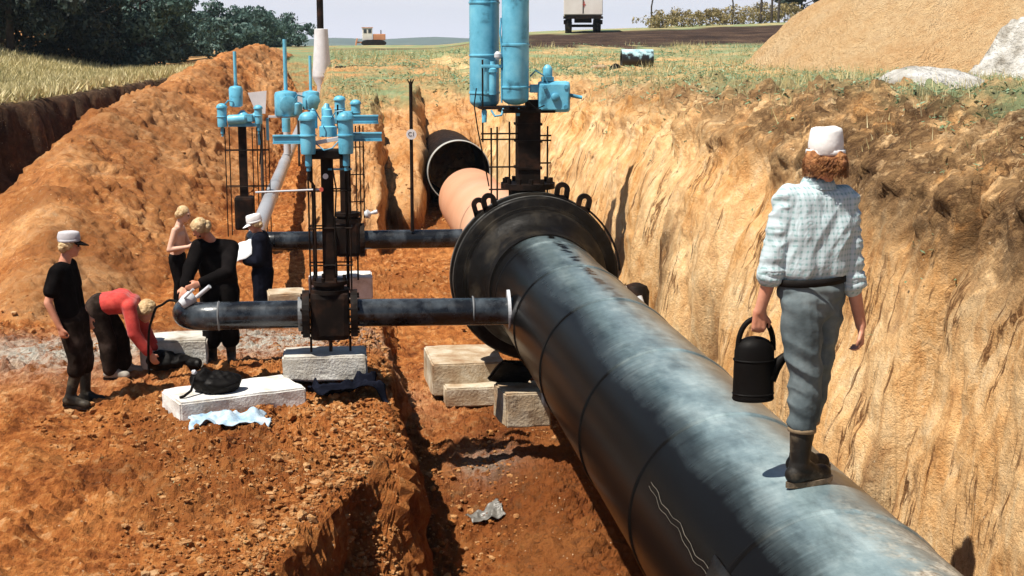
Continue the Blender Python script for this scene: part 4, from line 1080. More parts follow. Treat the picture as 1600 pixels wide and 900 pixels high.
#PART2
# ------------------------------------------------------------------ concrete blocks and scraps
def rough_box(name, c, size, rz, m, seed, parent=None, amp=.012, tilt=(0, 0), n=9):
    """cast block with worn edges and chipped corners"""
    b = MB(); L = size
    bm = bmesh.new(); bmesh.ops.create_cube(bm, size=1)
    for v in bm.verts: v.co = Vector((v.co.x * L[0], v.co.y * L[1], v.co.z * L[2]))
    bmesh.ops.bevel(bm, geom=bm.edges[:], offset=.018, segments=2, affect='EDGES')
    for _ in range(3):
        es = [e for e in bm.edges if e.calc_length() > .10]
        bmesh.ops.subdivide_edges(bm, edges=es, cuts=1, use_grid_fill=True)
    P = np.array([v.co for v in bm.verts]); bm.normal_update()
    Nn = np.array([v.normal for v in bm.verts])
    d = amp * fbm(P[:, 0] * 5 + seed, P[:, 1] * 5, P[:, 2] * 5, 3, seed)
    corner = (np.abs(P) / (np.array(L) / 2)).min(1)
    d -= .035 * np.clip(vnoise(P[:, 0] * 3.3, P[:, 1] * 3.3 + seed, P[:, 2] * 3.3, seed + 3) - .35, 0, 1) * sm(.35, .9, np.sort(np.abs(P) / (np.array(L) / 2), 1)[:, 1])
    M = Matrix.Rotation(rz, 3, 'Z') @ Matrix.Rotation(tilt[0], 3, 'X') @ Matrix.Rotation(tilt[1], 3, 'Y')
    vs = [Vector(c) + M @ Vector(p + q * k) for p, q, k in zip(P, Nn, d)]
    bm.verts.index_update()
    b.add(vs, [[v.index for v in f.verts] for f in bm.faces])
    bm.free()
    return b.build(name, m, parent)

tag(rough_box('concrete_block', (-.22, 14.60, .36), (.86, .52, .26), 0.0, CONC, 1), 'pale concrete block under the front valve', 'concrete block', 'concrete blocks under pipes and valves')
tag(rough_box('concrete_block', (-1.83, 15.35, .36), (.70, .55, .36), .05, CONC, 2), 'grey concrete block beneath the elbow where the men work', 'concrete block', 'concrete blocks under pipes and valves')
tag(rough_box('concrete_slab', (-1.12, 13.98, .16), (1.28, .66, .23), .40, CONCWHITE, 3), 'white concrete slab on the ground with a black bag on it', 'concrete slab')
tag(rough_box('concrete_block', (1.50, 17.85, -.50), (.92, 1.15, .42), .04, CONCDIRTY, 4), 'earth covered concrete block on the trench floor below the big valve', 'concrete block', 'concrete blocks under pipes and valves')
tag(rough_box('concrete_block', (1.60, 17.15, -.66), (.80, .30, .24), .04, CONCDIRTY, 14), 'low stained concrete block at the foot of the earth covered block', 'concrete block', 'concrete blocks under pipes and valves')
tag(rough_box('concrete_block', (1.88, 14.85, -.20), (.50, .58, .38), .12, CONCDIRTY, 5), 'tilted concrete block wedged beside the big pipe', 'concrete block', 'concrete blocks under pipes and valves')
tag(rough_box('concrete_block', (2.20, 14.6, .02), (.30, .5, .28), .0, CONC, 25), 'concrete chock directly under the big pipe', 'concrete block', 'concrete blocks under pipes and valves')
tag(rough_box('concrete_block', (-.06, 21.4, .03), (.95, .60, .34), 0, CONCWHITE, 6), 'white concrete block under the farther valve', 'concrete block', 'concrete blocks under pipes and valves')
tag(rough_box('concrete_block', (-.80, 19.6, .06), (.52, .50, .42), .1, CONCDIRTY, 7), 'mottled concrete block beside the man reading a sheet', 'concrete block', 'concrete blocks under pipes and valves')
tag(rough_box('concrete_block', (-1.52, 18.6, .12), (.28, .40, .60), .0, CONC, 8), 'narrow upright concrete block between the two dark clad men', 'concrete block', 'concrete blocks under pipes and valves')
# broken slab leaning on the block
tag(rough_box('broken_plate', (1.80, 14.95, .12), (.44, .50, .06), .35, DARKFLANGE, 9, tilt=(R(-38), R(20))), 'dark tarred plate leaning on the tilted concrete block', 'plate')

def remesh(b, voxel, iters=4, disp=None, name='tmp'):
    me = b.mesh(name)
    o = link(bpy.data.objects.new(name, me))
    md = o.modifiers.new('r', 'REMESH'); md.mode = 'VOXEL'; md.voxel_size = voxel; md.use_smooth_shade = True
    if iters:
        sd = o.modifiers.new('s', 'SMOOTH'); sd.factor = .5; sd.iterations = iters
    dg = bpy.context.evaluated_depsgraph_get(); dg.update()
    ev = bpy.data.meshes.new_from_object(o.evaluated_get(dg))
    bpy.data.objects.remove(o); bpy.data.meshes.remove(me)
    if disp is not None and len(ev.vertices):
        n = len(ev.vertices)
        co = np.empty(n * 3, np.float32); ev.vertices.foreach_get('co', co); co = co.reshape(-1, 3)
        no = np.empty(n * 3, np.float32); ev.vertex_normals.foreach_get('vector', no); no = no.reshape(-1, 3)
        co = co + no * np.asarray(disp(co, no), np.float32)[:, None]
        ev.vertices.foreach_set('co', co.astype(np.float32).ravel()); ev.update()
    ev.polygons.foreach_set('use_smooth', [True] * len(ev.polygons))
    return ev

def put(name, me, m, parent=None, loc=(0, 0, 0)):
    me.name = name
    me.materials.clear(); me.materials.append(m)
    o = link(bpy.data.objects.new(name, me)); o.parent = parent; o.location = loc
    return o

# ------------------------------------------------------------------ people
def frame(fwd, up=(0, 0, 1)):
    f = Vector(fwd).normalized(); u = Vector(up); r = f.cross(u).normalized(); u = r.cross(f)
    return Matrix((r, f, u)).transposed()       # columns: right, forward, up

def add_hand(b, wrist, d, pn, side, s=1.0, curl=.5, fr=.0088):
    """palm and five fingers; d: direction down the hand, pn: palm normal, side: towards the thumb"""
    d = Vector(d).normalized(); pn = Vector(pn).normalized(); side = Vector(side).normalized()
    wrist = Vector(wrist)
    for k in (-1, 0, 1):
        b.capsule(wrist + side * (.016 * k * s), wrist + d * (.085 * s) + side * (.024 * k * s), .019 * s, .015 * s, 10, 3)
    for k, ln in ((-1.5, .060), (-.5, .075), (.5, .080), (1.5, .072)):
        p = wrist + d * (.085 * s) + side * (.0175 * k * s)
        a = d.copy(); ang = 0
        for j, q in enumerate((.45, .30, .25)):
            ang += curl * (0.7 if j == 0 else 0.9)
            a = (d * math.cos(ang) + pn * math.sin(ang)).normalized()
            e = p + a * (ln * q * s)
            b.capsule(p, e, fr * s * (1 - .08 * j), fr * s * (.94 - .08 * j), 8, 3)
            p = e
    p = wrist + d * (.025 * s) + side * (.028 * s)
    a = (side * .65 + d * .75 + pn * .25).normalized()
    e = p + a * (.045 * s); b.capsule(p, e, .0135 * s, .0105 * s, 8, 3)
    b.capsule(e, e + (d * .85 + pn * .45 - side * .05).normalized() * (.032 * s), .0102 * s, .0085 * s, 8, 3)

def add_head(b, c, fwd, up=(0, 0, 1), s=1.0):
    M = frame(fwd, up); c = Vector(c)
    def P(x, y, z): return c + M @ Vector((x * s, y * s, z * s))
    b.ell(P(0, -.012, .022), (.073 * s, .092 * s, .092 * s), M)
    b.ell(P(0, .020, -.045), (.058 * s, .070 * s, .072 * s), M)
    b.ell(P(0, .062, -.090), (.026 * s, .022 * s, .020 * s), M)
    b.capsule(P(0, .082, .012), P(0, .102, -.024), .009 * s, .013 * s, 8, 3)
    b.capsule(P(-.032, .078, .026), P(.032, .078, .026), .012 * s, .012 * s, 8, 3)
    b.capsule(P(-.018, .083, -.056), P(.018, .083, -.056), .0085 * s, .0085 * s, 8, 3)
    for q in (-1, 1):
        b.ell(P(.076 * q, -.005, -.008), (.010 * s, .020 * s, .030 * s), M)
        b.capsule(P(.036 * q, .058, -.018), P(.045 * q, .04, -.022), .016 * s, .016 * s, 8, 3)
    return M, P

def person(name, label, base, j, mats, voxel=.010, bulk=1.0, folds=.006, headw=(0, 1, 0), headup=(0, 0, 1), hair=None, cap=None, sleeve='long', hands=None, rubber=True, tuck=.30, headscale=1.0):
    """j: joints in metres from base (x right, y away, z up). One continuous body under separate clothes."""
    root = thing(name, label, 'person', base)
    J = {k: Vector(v) for k, v in j.items()}
    B = MB()
    M, P = add_head(B, J['head'], headw, headup, headscale)
    ch, pe = J['chest'], J['pelvis']
    sl, sr, hl, hr = J['sl'], J['sr'], J['hl'], J['hr']
    B.capsule(J['head'] + M @ Vector((0, -.015, -.06)), (sl + sr) / 2 + Vector((0, 0, .01)), .050, .062)
    wv = (sr - sl).normalized()
    for k in (-1, 0, 1):
        B.capsule(ch + wv * (.085 * k), pe + wv * (.07 * k), .085, .085)
    B.capsule(sl, sr, .050, .050)
    for s_, e_, w_ in (('sl', 'el', 'wl'), ('sr', 'er', 'wr')):
        B.capsule(J[s_], J[e_], .048, .040); B.capsule(J[e_], J[w_], .041, .028)
    for h_, k_, a_ in (('hl', 'kl', 'al'), ('hr', 'kr', 'ar')):
        B.capsule(J[h_], J[k_], .075, .052); B.capsule(J[k_], J[a_], .052, .036)
    for w_, e_ in (('wl', 'el'), ('wr', 'er')):
        d = (J[w_] - J[e_]).normalized()
        hd = (hands or {}).get(w_, {})
        dd = Vector(hd.get('d', d)); pn = Vector(hd.get('pn', (0, 1, 0))); sd = Vector(hd.get('side', (0, 0, 1)))
        pn = (pn - dd * pn.dot(dd) / dd.length_squared).normalized()
        sd = (sd - dd * sd.dot(dd) / dd.length_squared - pn * sd.dot(pn)).normalized()
        add_hand(B, J[w_], dd, pn, sd, 1.0, hd.get('curl', .45), .0088 if voxel < .008 else .0105)
    put('body', remesh(B, voxel, 3), mats['skin'], root)
    for q in (-1, 1):
        MB().ell(P(.031 * q, .088, .006) - Vector((0, 0, 0)), (.011, .008, .008), M, 8, 6)
        e = MB().ell(P(.031 * q, .083, .004), (.0115, .009, .0085), M, 8, 6)
        put('eye', e.mesh('eye'), mats.get('eye', PLASTICBK), root)
    def folder(amp, sc=(9, 9, 4), seed=0, rot=0.0):
        def f(co, no):
            x, y, z = co[:, 0], co[:, 1], co[:, 2]
            u = x * math.cos(rot) + z * math.sin(rot); v = -x * math.sin(rot) + z * math.cos(rot)
            n1 = vnoise(u * sc[0], y * sc[1], v * sc[2], seed)
            return amp * (1 - np.abs(n1) * 2) + amp * .5 * vnoise(u * sc[0] * 2.3, y * sc[1] * 2.3, v * sc[2] * 2.3, seed + 2)
        return f
    # shirt
    if mats.get('shirt'):
        Sm = MB(); g = .020 * bulk
        for k in (-1, 0, 1):
            Sm.capsule(ch + wv * (.090 * k), pe + wv * (.078 * k) + (ch - pe).normalized() * (.045 if sleeve != 'rolled' else .125), .088 + g, .086 + g)
        Sm.capsule(sl - wv * .005, sr + wv * .005, .052 + g, .052 + g)
        md_ = (sl + sr) / 2
        for k in (-1, -.4, .4, 1):
            Sm.capsule(md_ + wv * (.095 * k) - (ch - pe).normalized() * .02, ch + wv * (.090 * k) - (ch - pe).normalized() * .06, .074 + g, .090 + g)
        Sm.capsule((sl + sr) / 2 + Vector((0, 0, .02)), (sl + sr) / 2 - Vector((0, 0, .05)), .070, .09)
        for s_, e_, w_ in (('sl', 'el', 'wl'), ('sr', 'er', 'wr')):
            a, e, w2 = J[s_], J[e_], J[w_]
            if sleeve == 'short':
                Sm.capsule(a, a.lerp(e, .62), .058 + g * .8, .056 + g * .9)
            else:
                Sm.capsule(a, e, .056 + g * .8, .048 + g * .9)
                k = .88 if sleeve == 'long' else .18
                Sm.capsule(e, e.lerp(w2, k), .048 + g * .9, (.034 if sleeve == 'long' else .050) + g * .8)
        drape = folder(folds, (7, 7, 4), 5, .6)
        if sleeve == 'rolled':       # cloth pulled down and sideways into the belt
            def drape(co, no):
                x, y_, z_ = co[:, 0], co[:, 1], co[:, 2]
                low = sm(1.42, 1.08, z_)
                u = x * math.cos(.62) - (z_ - 1.0) * math.sin(.62); v = x * math.sin(.62) + (z_ - 1.0) * math.cos(.62)
                f1 = 1 - 2 * np.abs(vnoise(u * 15, y_ * 5, v * 3.0, 5))
                f2 = 1 - 2 * np.abs(vnoise(x * 9, y_ * 9, z_ * 22, 15))
                arm = sm(.15, .19, np.abs(x - .0))
                return .013 * low * f1 * (1 - arm) + .004 * (1 - low) * f1 + .009 * arm * f2
        put('shirt', remesh(Sm, voxel, 9, drape), mats['shirt'], root)
        if sleeve == 'rolled':
            for e_, w_ in (('el', 'wl'), ('er', 'wr')):
                a = J[e_].lerp(J[w_], .12); d = (J[w_] - J[e_]).normalized()
                cuff = MB().lathe([(-.035, .060), (-.03, .068), (-.005, .070), (.004, .066), (.010, .071), (.036, .070), (.042, .062), (.036, .05)], a, d, 24, True, False)
                put('sleeve_cuff', remesh_lite(cuff, .004), mats['shirt'], root)
    # trousers
    T = MB(); g = (.020 if sleeve == 'rolled' else .030) * bulk
    T.capsule(hl, hr, .088 + g * .6, .088 + g * .6)
    T.capsule(pe + wv * .065, pe - wv * .065, .090 + g * .6, .090 + g * .6)
    for h_, k_, a_ in (('hl', 'kl', 'al'), ('hr', 'kr', 'ar')):
        h, k, a = J[h_], J[k_], J[a_]
        T.capsule(h, k, .084 + g, .060 + g)
        e = a.lerp(k, tuck + .15 if rubber else .05)
        T.capsule(k, e, .060 + g, .052 + g)
    put('trousers', remesh(T, voxel, 2, folder(folds * .95, (5, 5, 12), 9, -.6) if sleeve == 'rolled' else folder(folds * 1.2, (8, 8, 5), 9, -.7)), mats['trousers'], root)
    # boots
    for a_, k_, t_n in (('al', 'kl', 'tl'), ('ar', 'kr', 'tr')):
        a, k, tdir = J[a_], J[k_], J[t_n].normalized()
        up = (k - a).normalized()
        bo = MB()
        if rubber:
            bo.capsule(a, a + up * ((k - a).length * (tuck + .06)), .050, .062)
        else:
            bo.capsule(a, a + up * .06, .046, .046)
        heel = Vector((a.x, a.y, a.z - .055)) - tdir * .03
        bo.capsule(heel + Vector((0, 0, .012)), heel + tdir * .185 + Vector((0, 0, -.004)), .050, .046)
        bo.capsule(a, heel + tdir * .13, .055, .045)
        bt = put('boot', remesh(bo, voxel, 3), mats.get('boots', RUBBER), root)
        side = tdir.cross(Vector((0, 0, 1)))
        so = MB(); n = 20; vs = []
        for z in (-.105, -.078):
            for i in range(n):
                th = 2 * math.pi * i / n
                wdt = .050 + .006 * math.cos(th)
                vs.append(Vector((a.x, a.y, a.z + z)) + tdir * (.068 + .150 * math.cos(th)) + side * (wdt * math.sin(th)))
        fs = [(i, (i + 1) % n, n + (i + 1) % n, n + i) for i in range(n)] + [tuple(range(n - 1, -1, -1)), tuple(range(n, 2 * n))]
        so.add(vs, fs, False)
        put('sole', so.mesh('sole'), mats.get('sole', RUSTBLACK), bt)
    # hair
    if hair:
        h = MB(); L = hair.get('len', 0.0); k = headscale
        tp = hair.get('top', 1.0); h.ell(P(0, -.020, .030), (.081 * k * tp, .092 * k * tp, .090 * k * tp), M)
        for q in (-1, 0, 1):
            h.ell(P(.055 * q, -.062, -.020 - L * .5), (.042 + L * .2, .044 + L * .3, .055 + L * .5), M)
            h.ell(P((.070 + L * .5) * q, -.020, .0 - L * .3), (.022 + L * .4, .045, .045 + L * .4), M)
        amp = hair.get('amp', .008)
        put('hair', remesh(h, max(.006, voxel * .8), 2, lambda co, no: amp * (1 - 2 * np.abs(vnoise(co[:, 0] * 38, co[:, 1] * 38, co[:, 2] * 38, 3))) + amp * vnoise(co[:, 0] * 16, co[:, 1] * 16, co[:, 2] * 16, 4)), hair['mat'], root)
    if cap:
        k = headscale
        hgt, rr = cap.get('h', .10), cap.get('r', .094)
        z0 = cap.get('z', .035)
        pr = [(0, rr), (.004, rr + .003), (hgt * .40, rr + .001), (hgt * .82, rr * .965), (hgt * .94, rr * .88), (hgt * .99, rr * .64), (hgt, .002)]
        cb = MB(); o3 = P(0, -.008, z0); ax = M @ Vector((0, cap.get('back', -.12), 1)).normalized()
        cb.lathe(pr, o3, ax, 28, True, True)
        for i, v in enumerate(cb.v):      # slightly longer than wide
            q = M.transposed() @ (Vector(v) - o3); q.y *= 1.12; q.x *= .96
            cb.v[i] = tuple(o3 + M @ q)
        for i, v in enumerate(cb.v):
            v = Vector(v); cb.v[i] = tuple(v + (v - o3 - ax * hgt * .5).normalized() * (.006 * float(vnoise(v.x * 22, v.y * 22, v.z * 22, 6))))
        cp = put('cap', cb.mesh('cap'), cap['mat'], root)
        put('cap_band', MB().lathe([(.0, rr * 1.06 + .002), (.004, rr * 1.06 + .005), (.022, rr * 1.06 + .004), (.025, rr * 1.06)], o3, ax, 28, True, False).mesh('cap_band'), cap['mat'], cp)
        if cap.get('brim', True):
            br = MB(); vs = []; n = 14
            for z in (0, .006):
                for i in range(n + 1):
                    th = math.pi * (i / n - .5) * .86
                    x, y = math.sin(th), math.cos(th)
                    vs += [P(.080 * x, .02 + .082 * y, z0 + .004 + z), P(.078 * x, .03 + .148 * y, z0 - .016 + z - .01 * y)]
            m2 = 2 * (n + 1); fs = []
            for i in range(n):
                a = 2 * i
                fs += [(a, a + 1, a + 3, a + 2), (m2 + a, m2 + a + 2, m2 + a + 3, m2 + a + 1), (a + 1, m2 + a + 1, m2 + a + 3, a + 3), (a, a + 2, m2 + a + 2, m2 + a)]
            br.add(vs, fs, True)
            put('brim', br.mesh('brim'), cap.get('brimmat', cap['mat']), cp)
    return root, J, M, P

def remesh_lite(b, amp):
    me = b.mesh('cuff')
    for v in me.vertices:
        n_ = float(vnoise(v.co.x * 40, v.co.y * 40, v.co.z * 40, 8))
        v.co += v.normal * amp * n_
    me.polygons.foreach_set('use_smooth', [True] * len(me.polygons))
    return me

def make_people():
    # the man walking on the pipe, back to the camera
    bx, by, bz = 2.325, 6.78, AZ + PR
    j = dict(head=(.045, .02, 1.660), chest=(.005, .0, 1.335), pelvis=(-.010, 0, 1.00), sl=(-.150, -.025, 1.465), sr=(.150, .030, 1.450),
             el=(-.215, -.02, 1.125), er=(.200, .02, 1.075), wl=(-.262, .03, .890), wr=(.268, .03, .805),
             hl=(-.075, -.045, .930), hr=(.075, .045, .930), kl=(-.035, -.035, .52), kr=(.055, .10, .54),
             al=(-.055, -.05, .105), ar=(.015, .16, .095), tl=(.92, .38, 0), tr=(.90, .42, 0))
    root, J, M, P = person('person', 'man in checked shirt and white cap walking on the big pipe with a watering can', (bx, by, bz), j,
        dict(skin=SKIN, shirt=SHIRT, trousers=TROUSERS, boots=RUBBER, sole=mat('muddy_sole', [(.05, .035, .022), (.14, .10, .06), (.28, .21, .14)], 12, .9, .5, .01)),
        voxel=.0065, bulk=.95, folds=.012, headw=(.28, 1, -.05), hair=dict(mat=HAIRRED, len=.0, amp=.006, top=.85), cap=dict(mat=CAPW, h=.135, r=.087, z=.016, back=-.05), sleeve='rolled',
        hands=dict(wl=dict(d=(0, .05, -1), pn=(.1, 1, .1), side=(1, -.2, 0), curl=1.05), wr=dict(d=(.12, .10, -1), pn=(-.8, .3, 0), side=(-.1, -1, 0), curl=.75)), tuck=.40)
    # loose curls below the cap, each a short twisted lock
    rr = np.random.default_rng(77); hb = MB()
    for i in range(900):
        th = rr.uniform(-math.pi, math.pi); zz = rr.uniform(-.060, .004)
        if abs(th) < 1.05: continue                      # the face stays free
        ex, ey = .088 + .014 * rr.uniform(), .096 + .012 * rr.uniform()
        p = Vector((ex * math.sin(th), -.018 + ey * math.cos(th), zz))
        out = Vector((math.sin(th), math.cos(th), -.25)).normalized()
        tw = rr.uniform(0, 6.28); rad = rr.uniform(.004, .009); ln = rr.uniform(.025, .05)
        sd = out.cross(Vector((0, 0, 1))).normalized(); pts = []
        for k in range(7):
            a = tw + k * 1.15
            pts.append(P(*(p + Vector((0, 0, -ln * k / 6)) + out * (.010 * k / 6 + rad * math.cos(a)) + sd * (rad * math.sin(a)))))
        hb.tube(pts, rr.uniform(.0016, .0030), 4, r1=.001)
    put('curls', hb.mesh('curls'), HAIRRED, root)
    # belt, collar
    wv = (J['sr'] - J['sl']).normalized()
    ring = []
    c = J['pelvis'] + Vector((0, 0, .055))
    yaw = math.atan2(.045 * 2, .15)
    bl = MB(); n = 40; vs = []
    for z, e in ((-.019, 0), (-.017, .005), (.017, .005), (.019, 0)):
        for i in range(n):
            th = 2 * math.pi * i / n
            x, y = (.182 + e) * math.cos(th), (.121 + e) * math.sin(th)
            vs.append(c + Vector((x * math.cos(yaw * .4) - y * math.sin(yaw * .4), x * math.sin(yaw * .4) + y * math.cos(yaw * .4), z + .008 * math.cos(th))))
    fs = [(k * n + i, k * n + (i + 1) % n, (k + 1) * n + (i + 1) % n, (k + 1) * n + i) for k in range(3) for i in range(n)]
    bl.add(vs, fs, True)
    put('belt', bl.mesh('belt'), mat('black_leather', [(.004, .0035, .003), (.01, .008, .007)], 6, .7, .2, .004, spec=.15), root)
    cc = (J['sl'] + J['sr']) / 2 + Vector((.008, .012, .085))
    col = MB(); vs = []
    for dr, dz in ((.058, -.03), (.060, .004), (.065, .012), (.076, -.012), (.086, -.038)):
        for i in range(n):
            th = 2 * math.pi * i / n
            vs.append(cc + Vector((dr * 1.12 * math.cos(th), dr * .98 * math.sin(th), dz + .010 * math.sin(th * 2 + 1) - .012 * math.sin(th))))
    fs = [(k * n + i, k * n + (i + 1) % n, (k + 1) * n + (i + 1) % n, (k + 1) * n + i) for k in range(4) for i in range(n)]
    col.add(vs, fs, True)
    put('collar', col.mesh('collar'), SHIRT, root)
    # yellow-brown trouser welts turned over the boot tops
    for a_, k_ in (('al', 'kl'), ('ar', 'kr')):
        a, k = J[a_], J[k_]; d = (k - a).normalized()
        put('boot_top', MB().lathe([(-.012, .066), (-.008, .072), (.012, .072), (.016, .064)], a + d * ((k - a).length * .45), d, 22, True, False).mesh('boot_top'), mat('boot_lining', [(.16, .11, .06), (.30, .22, .13)], 8, .9, .3, .006), root)

    # watering can held in his left hand
    cx_, cy_, cz_ = bx - .270, by + .075, bz + .425
    t = thing('watering_can', 'black watering can hanging from the walking man\'s left hand', 'watering can', (cx_, cy_, cz_))
    b = MB(); n = 36; vs = []; prof = [(0, .104), (.008, .109), (.02, .106), (.16, .104), (.255, .102), (.26, .100)]
    for z, r_ in prof:
        for i in range(n):
            th = 2 * math.pi * i / n
            vs.append((cx_ + r_ * math.cos(th), cy_ + .72 * r_ * math.sin(th), cz_ + z))
    for k in range(1, 9):      # arched top
        q = math.pi / 2 * k / 8
        for i in range(n):
            th = 2 * math.pi * i / n
            r_ = .100 * math.cos(q)
            vs.append((cx_ + r_ * math.cos(th), cy_ + .72 * r_ * math.sin(th), cz_ + .26 + .07 * math.sin(q)))
    nr = len(prof) + 8
    fs = [(k * n + i, k * n + (i + 1) % n, (k + 1) * n + (i + 1) % n, (k + 1) * n + i) for k in range(nr - 1) for i in range(n)] + [tuple(range(n - 1, -1, -1))]
    b.add(vs, fs, True)
    b.build('can_body', PLASTICBK, t)
    pts = [(cx_ - .092 * math.cos(math.pi * i / 18) + .006, cy_, cz_ + .255 + .165 * math.sin(math.pi * i / 18) ** .8) for i in range(19)]
    MB().tube(pts, .014, 10).build('handle', PLASTICBK, t)
    MB().tube([(cx_ + .07, cy_, cz_ + .12), (cx_ + .11, cy_, cz_ + .17), (cx_ + .165, cy_ - .01, cz_ + .235)], .055, 14, r1=.016).build('spout', PLASTICBK, t)
    MB().lathe([(0, .106), (.012, .108), (.02, .106)], (0, 0, 0), (0, 0, 1), 8)
    for z in (.035, .21):
        vs = []
        for dz, e in ((-.006, 0), (0, .004), (.006, 0)):
            for i in range(n):
                th = 2 * math.pi * i / n
                vs.append((cx_ + (.1055 + e) * math.cos(th), cy_ + .72 * (.1055 + e) * math.sin(th), cz_ + z + dz))
        MB().add(vs, [(k * n + i, k * n + (i + 1) % n, (k + 1) * n + (i + 1) % n, (k + 1) * n + i) for k in range(2) for i in range(n)], True).build('rib', PLASTICBK, t)

    # left foreground man watching, facing right
    y = 14.05; x = -2.62; z = gz(x, y, .2)
    j = dict(head=(-.02, .02, 1.60), chest=(-.085, 0, 1.27), pelvis=(-.03, 0, .92), sl=(-.12, -.165, 1.37), sr=(-.06, .165, 1.38),
             el=(-.205, -.225, 1.08), er=(-.02, .24, 1.08), wl=(-.105, -.235, .84), wr=(.06, .22, .86),
             hl=(-.04, -.075, .86), hr=(.0, .075, .86), kl=(.02, -.09, .47), kr=(.05, .10, .47), al=(-.07, -.10, .12), ar=(.04, .10, .10), tl=(.95, -.15, -.12), tr=(1, -.1, 0))
    person('person', 'man in black T-shirt and grey cap standing at far left, watching', (x, y, z - .012), j, dict(skin=SKIN, shirt=DKCLOTH, trousers=BROWNTR, boots=RUBBER), voxel=.010, bulk=1.1, headw=(1, .10, -.12), hair=dict(mat=HAIRBL, len=.0, amp=.004), cap=dict(mat=CAPG, h=.10, r=.094, z=.038, brimmat=DKCLOTH), sleeve='short',
           hands=dict(wl=dict(d=(.25, 0, -1), pn=(.6, .8, 0), side=(1, 0, .2), curl=.95)), tuck=.62)

    # man in red bending down to the tools
    y = 14.95; x = -2.33; z = gz(x, y, .2)
    j = dict(head=(.275, -.02, .70), chest=(.02, 0, .815), pelvis=(-.20, 0, .775), sl=(.115, -.16, .775), sr=(.115, .16, .785),
             el=(.16, -.19, .50), er=(.20, .20, .50), wl=(.30, -.16, .27), wr=(.33, .14, .25),
             hl=(-.235, -.085, .755), hr=(-.235, .085, .755), kl=(-.13, -.10, .42), kr=(-.03, .10, .42), al=(-.11, -.10, .10), ar=(.0, .12, .10), tl=(1, -.1, 0), tr=(1, .05, 0))
    person('person', 'man in red pullover bending down over the tools', (x, y, z - .012), j, dict(skin=SKIN, shirt=REDSH, trousers=BROWNTR, boots=mat('canvas_shoe', [(.20, .18, .15), (.38, .35, .30)], 9, .9, .3, .006)), voxel=.010, bulk=1.05, headw=(.72, -.15, -.68), headup=(.68, 0, .72), hair=dict(mat=HAIRBL, len=.01, amp=.004), rubber=False)

    # bare-chested man
    y = 20.8; x = -2.38; z = gz(x, y, .2)
    j = dict(head=(.10, -.02, 1.47), chest=(.0, 0, 1.15), pelvis=(-.02, 0, .84), sl=(-.02, -.17, 1.25), sr=(.04, .17, 1.25),
             el=(-.10, -.235, .98), er=(.12, .25, .98), wl=(.18, -.22, 1.02), wr=(.26, .18, 1.02),
             hl=(-.02, -.08, .80), hr=(-.02, .08, .80), kl=(.02, -.09, .45), kr=(.06, .09, .45), al=(-.02, -.10, .10), ar=(.04, .10, .10), tl=(1, -.2, 0), tr=(1, .1, 0))
    person('person', 'bare chested man with forearms raised, behind the welder', (x, y, z), j, dict(skin=SKINPALE, shirt=None, trousers=DKCLOTH, boots=RUBBER), voxel=.010, headw=(1, -.3, -.35), hair=dict(mat=HAIRBL, len=.01, amp=.003), hands=dict(wl=dict(curl=.6)))

    # welder in black leaning over the elbow
    y = 15.35; x = -1.36; z = gz(x, y, .2)
    j = dict(head=(-.150, -.16, 1.500), chest=(-.01, -.03, 1.19), pelvis=(.03, .05, .86), sl=(-.17, -.06, 1.30), sr=(.16, -.06, 1.28),
             el=(-.26, -.22, 1.08), er=(.14, -.30, 1.05), wl=(-.30, -.42, .92), wr=(-.14, -.46, .96),
             hl=(-.07, .04, .82), hr=(.10, .04, .82), kl=(-.08, -.02, .46), kr=(.11, .0, .46), al=(-.08, .02, .10), ar=(.12, .04, .10), tl=(-.2, -1, 0), tr=(.1, -1, 0))
    person('person', 'fair haired man in black overalls leaning over the pipe elbow', (x, y, z - .01), j, dict(skin=SKIN, shirt=DKCLOTH, trousers=DKCLOTH, boots=RUBBER), voxel=.010, bulk=1.5, headw=(-.30, -.45, -1.0), headup=(-.25, -.85, .45), hair=dict(mat=HAIRBL, len=.02, amp=.004))

    # man in navy with a white helmet and a sheet of paper
    y = 20.35; x = -1.22; z = -.36
    j = dict(head=(-.03, -.03, 1.475), chest=(.05, 0, 1.16), pelvis=(.06, 0, .82), sl=(.03, -.18, 1.27), sr=(.06, .18, 1.27),
             el=(.02, -.24, .98), er=(.0, .22, .98), wl=(-.16, -.16, .98), wr=(-.18, .10, 1.0),
             hl=(.06, -.085, .78), hr=(.06, .085, .78), kl=(.05, -.09, .44), kr=(.04, .09, .44), al=(.06, -.09, .10), ar=(.07, .09, .10), tl=(-1, -.1, 0), tr=(-1, .1, 0))
    person('person', 'man in navy overalls and white cap reading a sheet of paper', (x, y, z), j, dict(skin=SKIN, shirt=NAVY, trousers=NAVY, boots=RUBBER), voxel=.010, bulk=2.3, headw=(-1, -.15, -.35), hair=dict(mat=HAIRBL, len=.0, amp=.004), cap=dict(mat=CAPW, h=.115, r=.098, z=.03))
    px, py, pz = x - .20, y - .14, z + 1.12
    b = MB(); vs = []; nx, ny = 7, 6
    for i in range(nx):
        for k in range(ny):
            u, v = i / (nx - 1) - .5, k / (ny - 1) - .5
            vs.append((px + u * .26, py + v * .22, pz + .12 * u + .22 * v + .012 * math.sin(9 * u + 6 * v)))
    b.add(vs, [(i * ny + k, i * ny + k + 1, (i + 1) * ny + k + 1, (i + 1) * ny + k) for i in range(nx - 1) for k in range(ny - 1)], True)
    o = b.build('paper_sheet', PAPER); md = o.modifiers.new('t', 'SOLIDIFY'); md.thickness = .002
    tag(o, 'creased white sheet held by the man in navy', 'paper')
make_people()

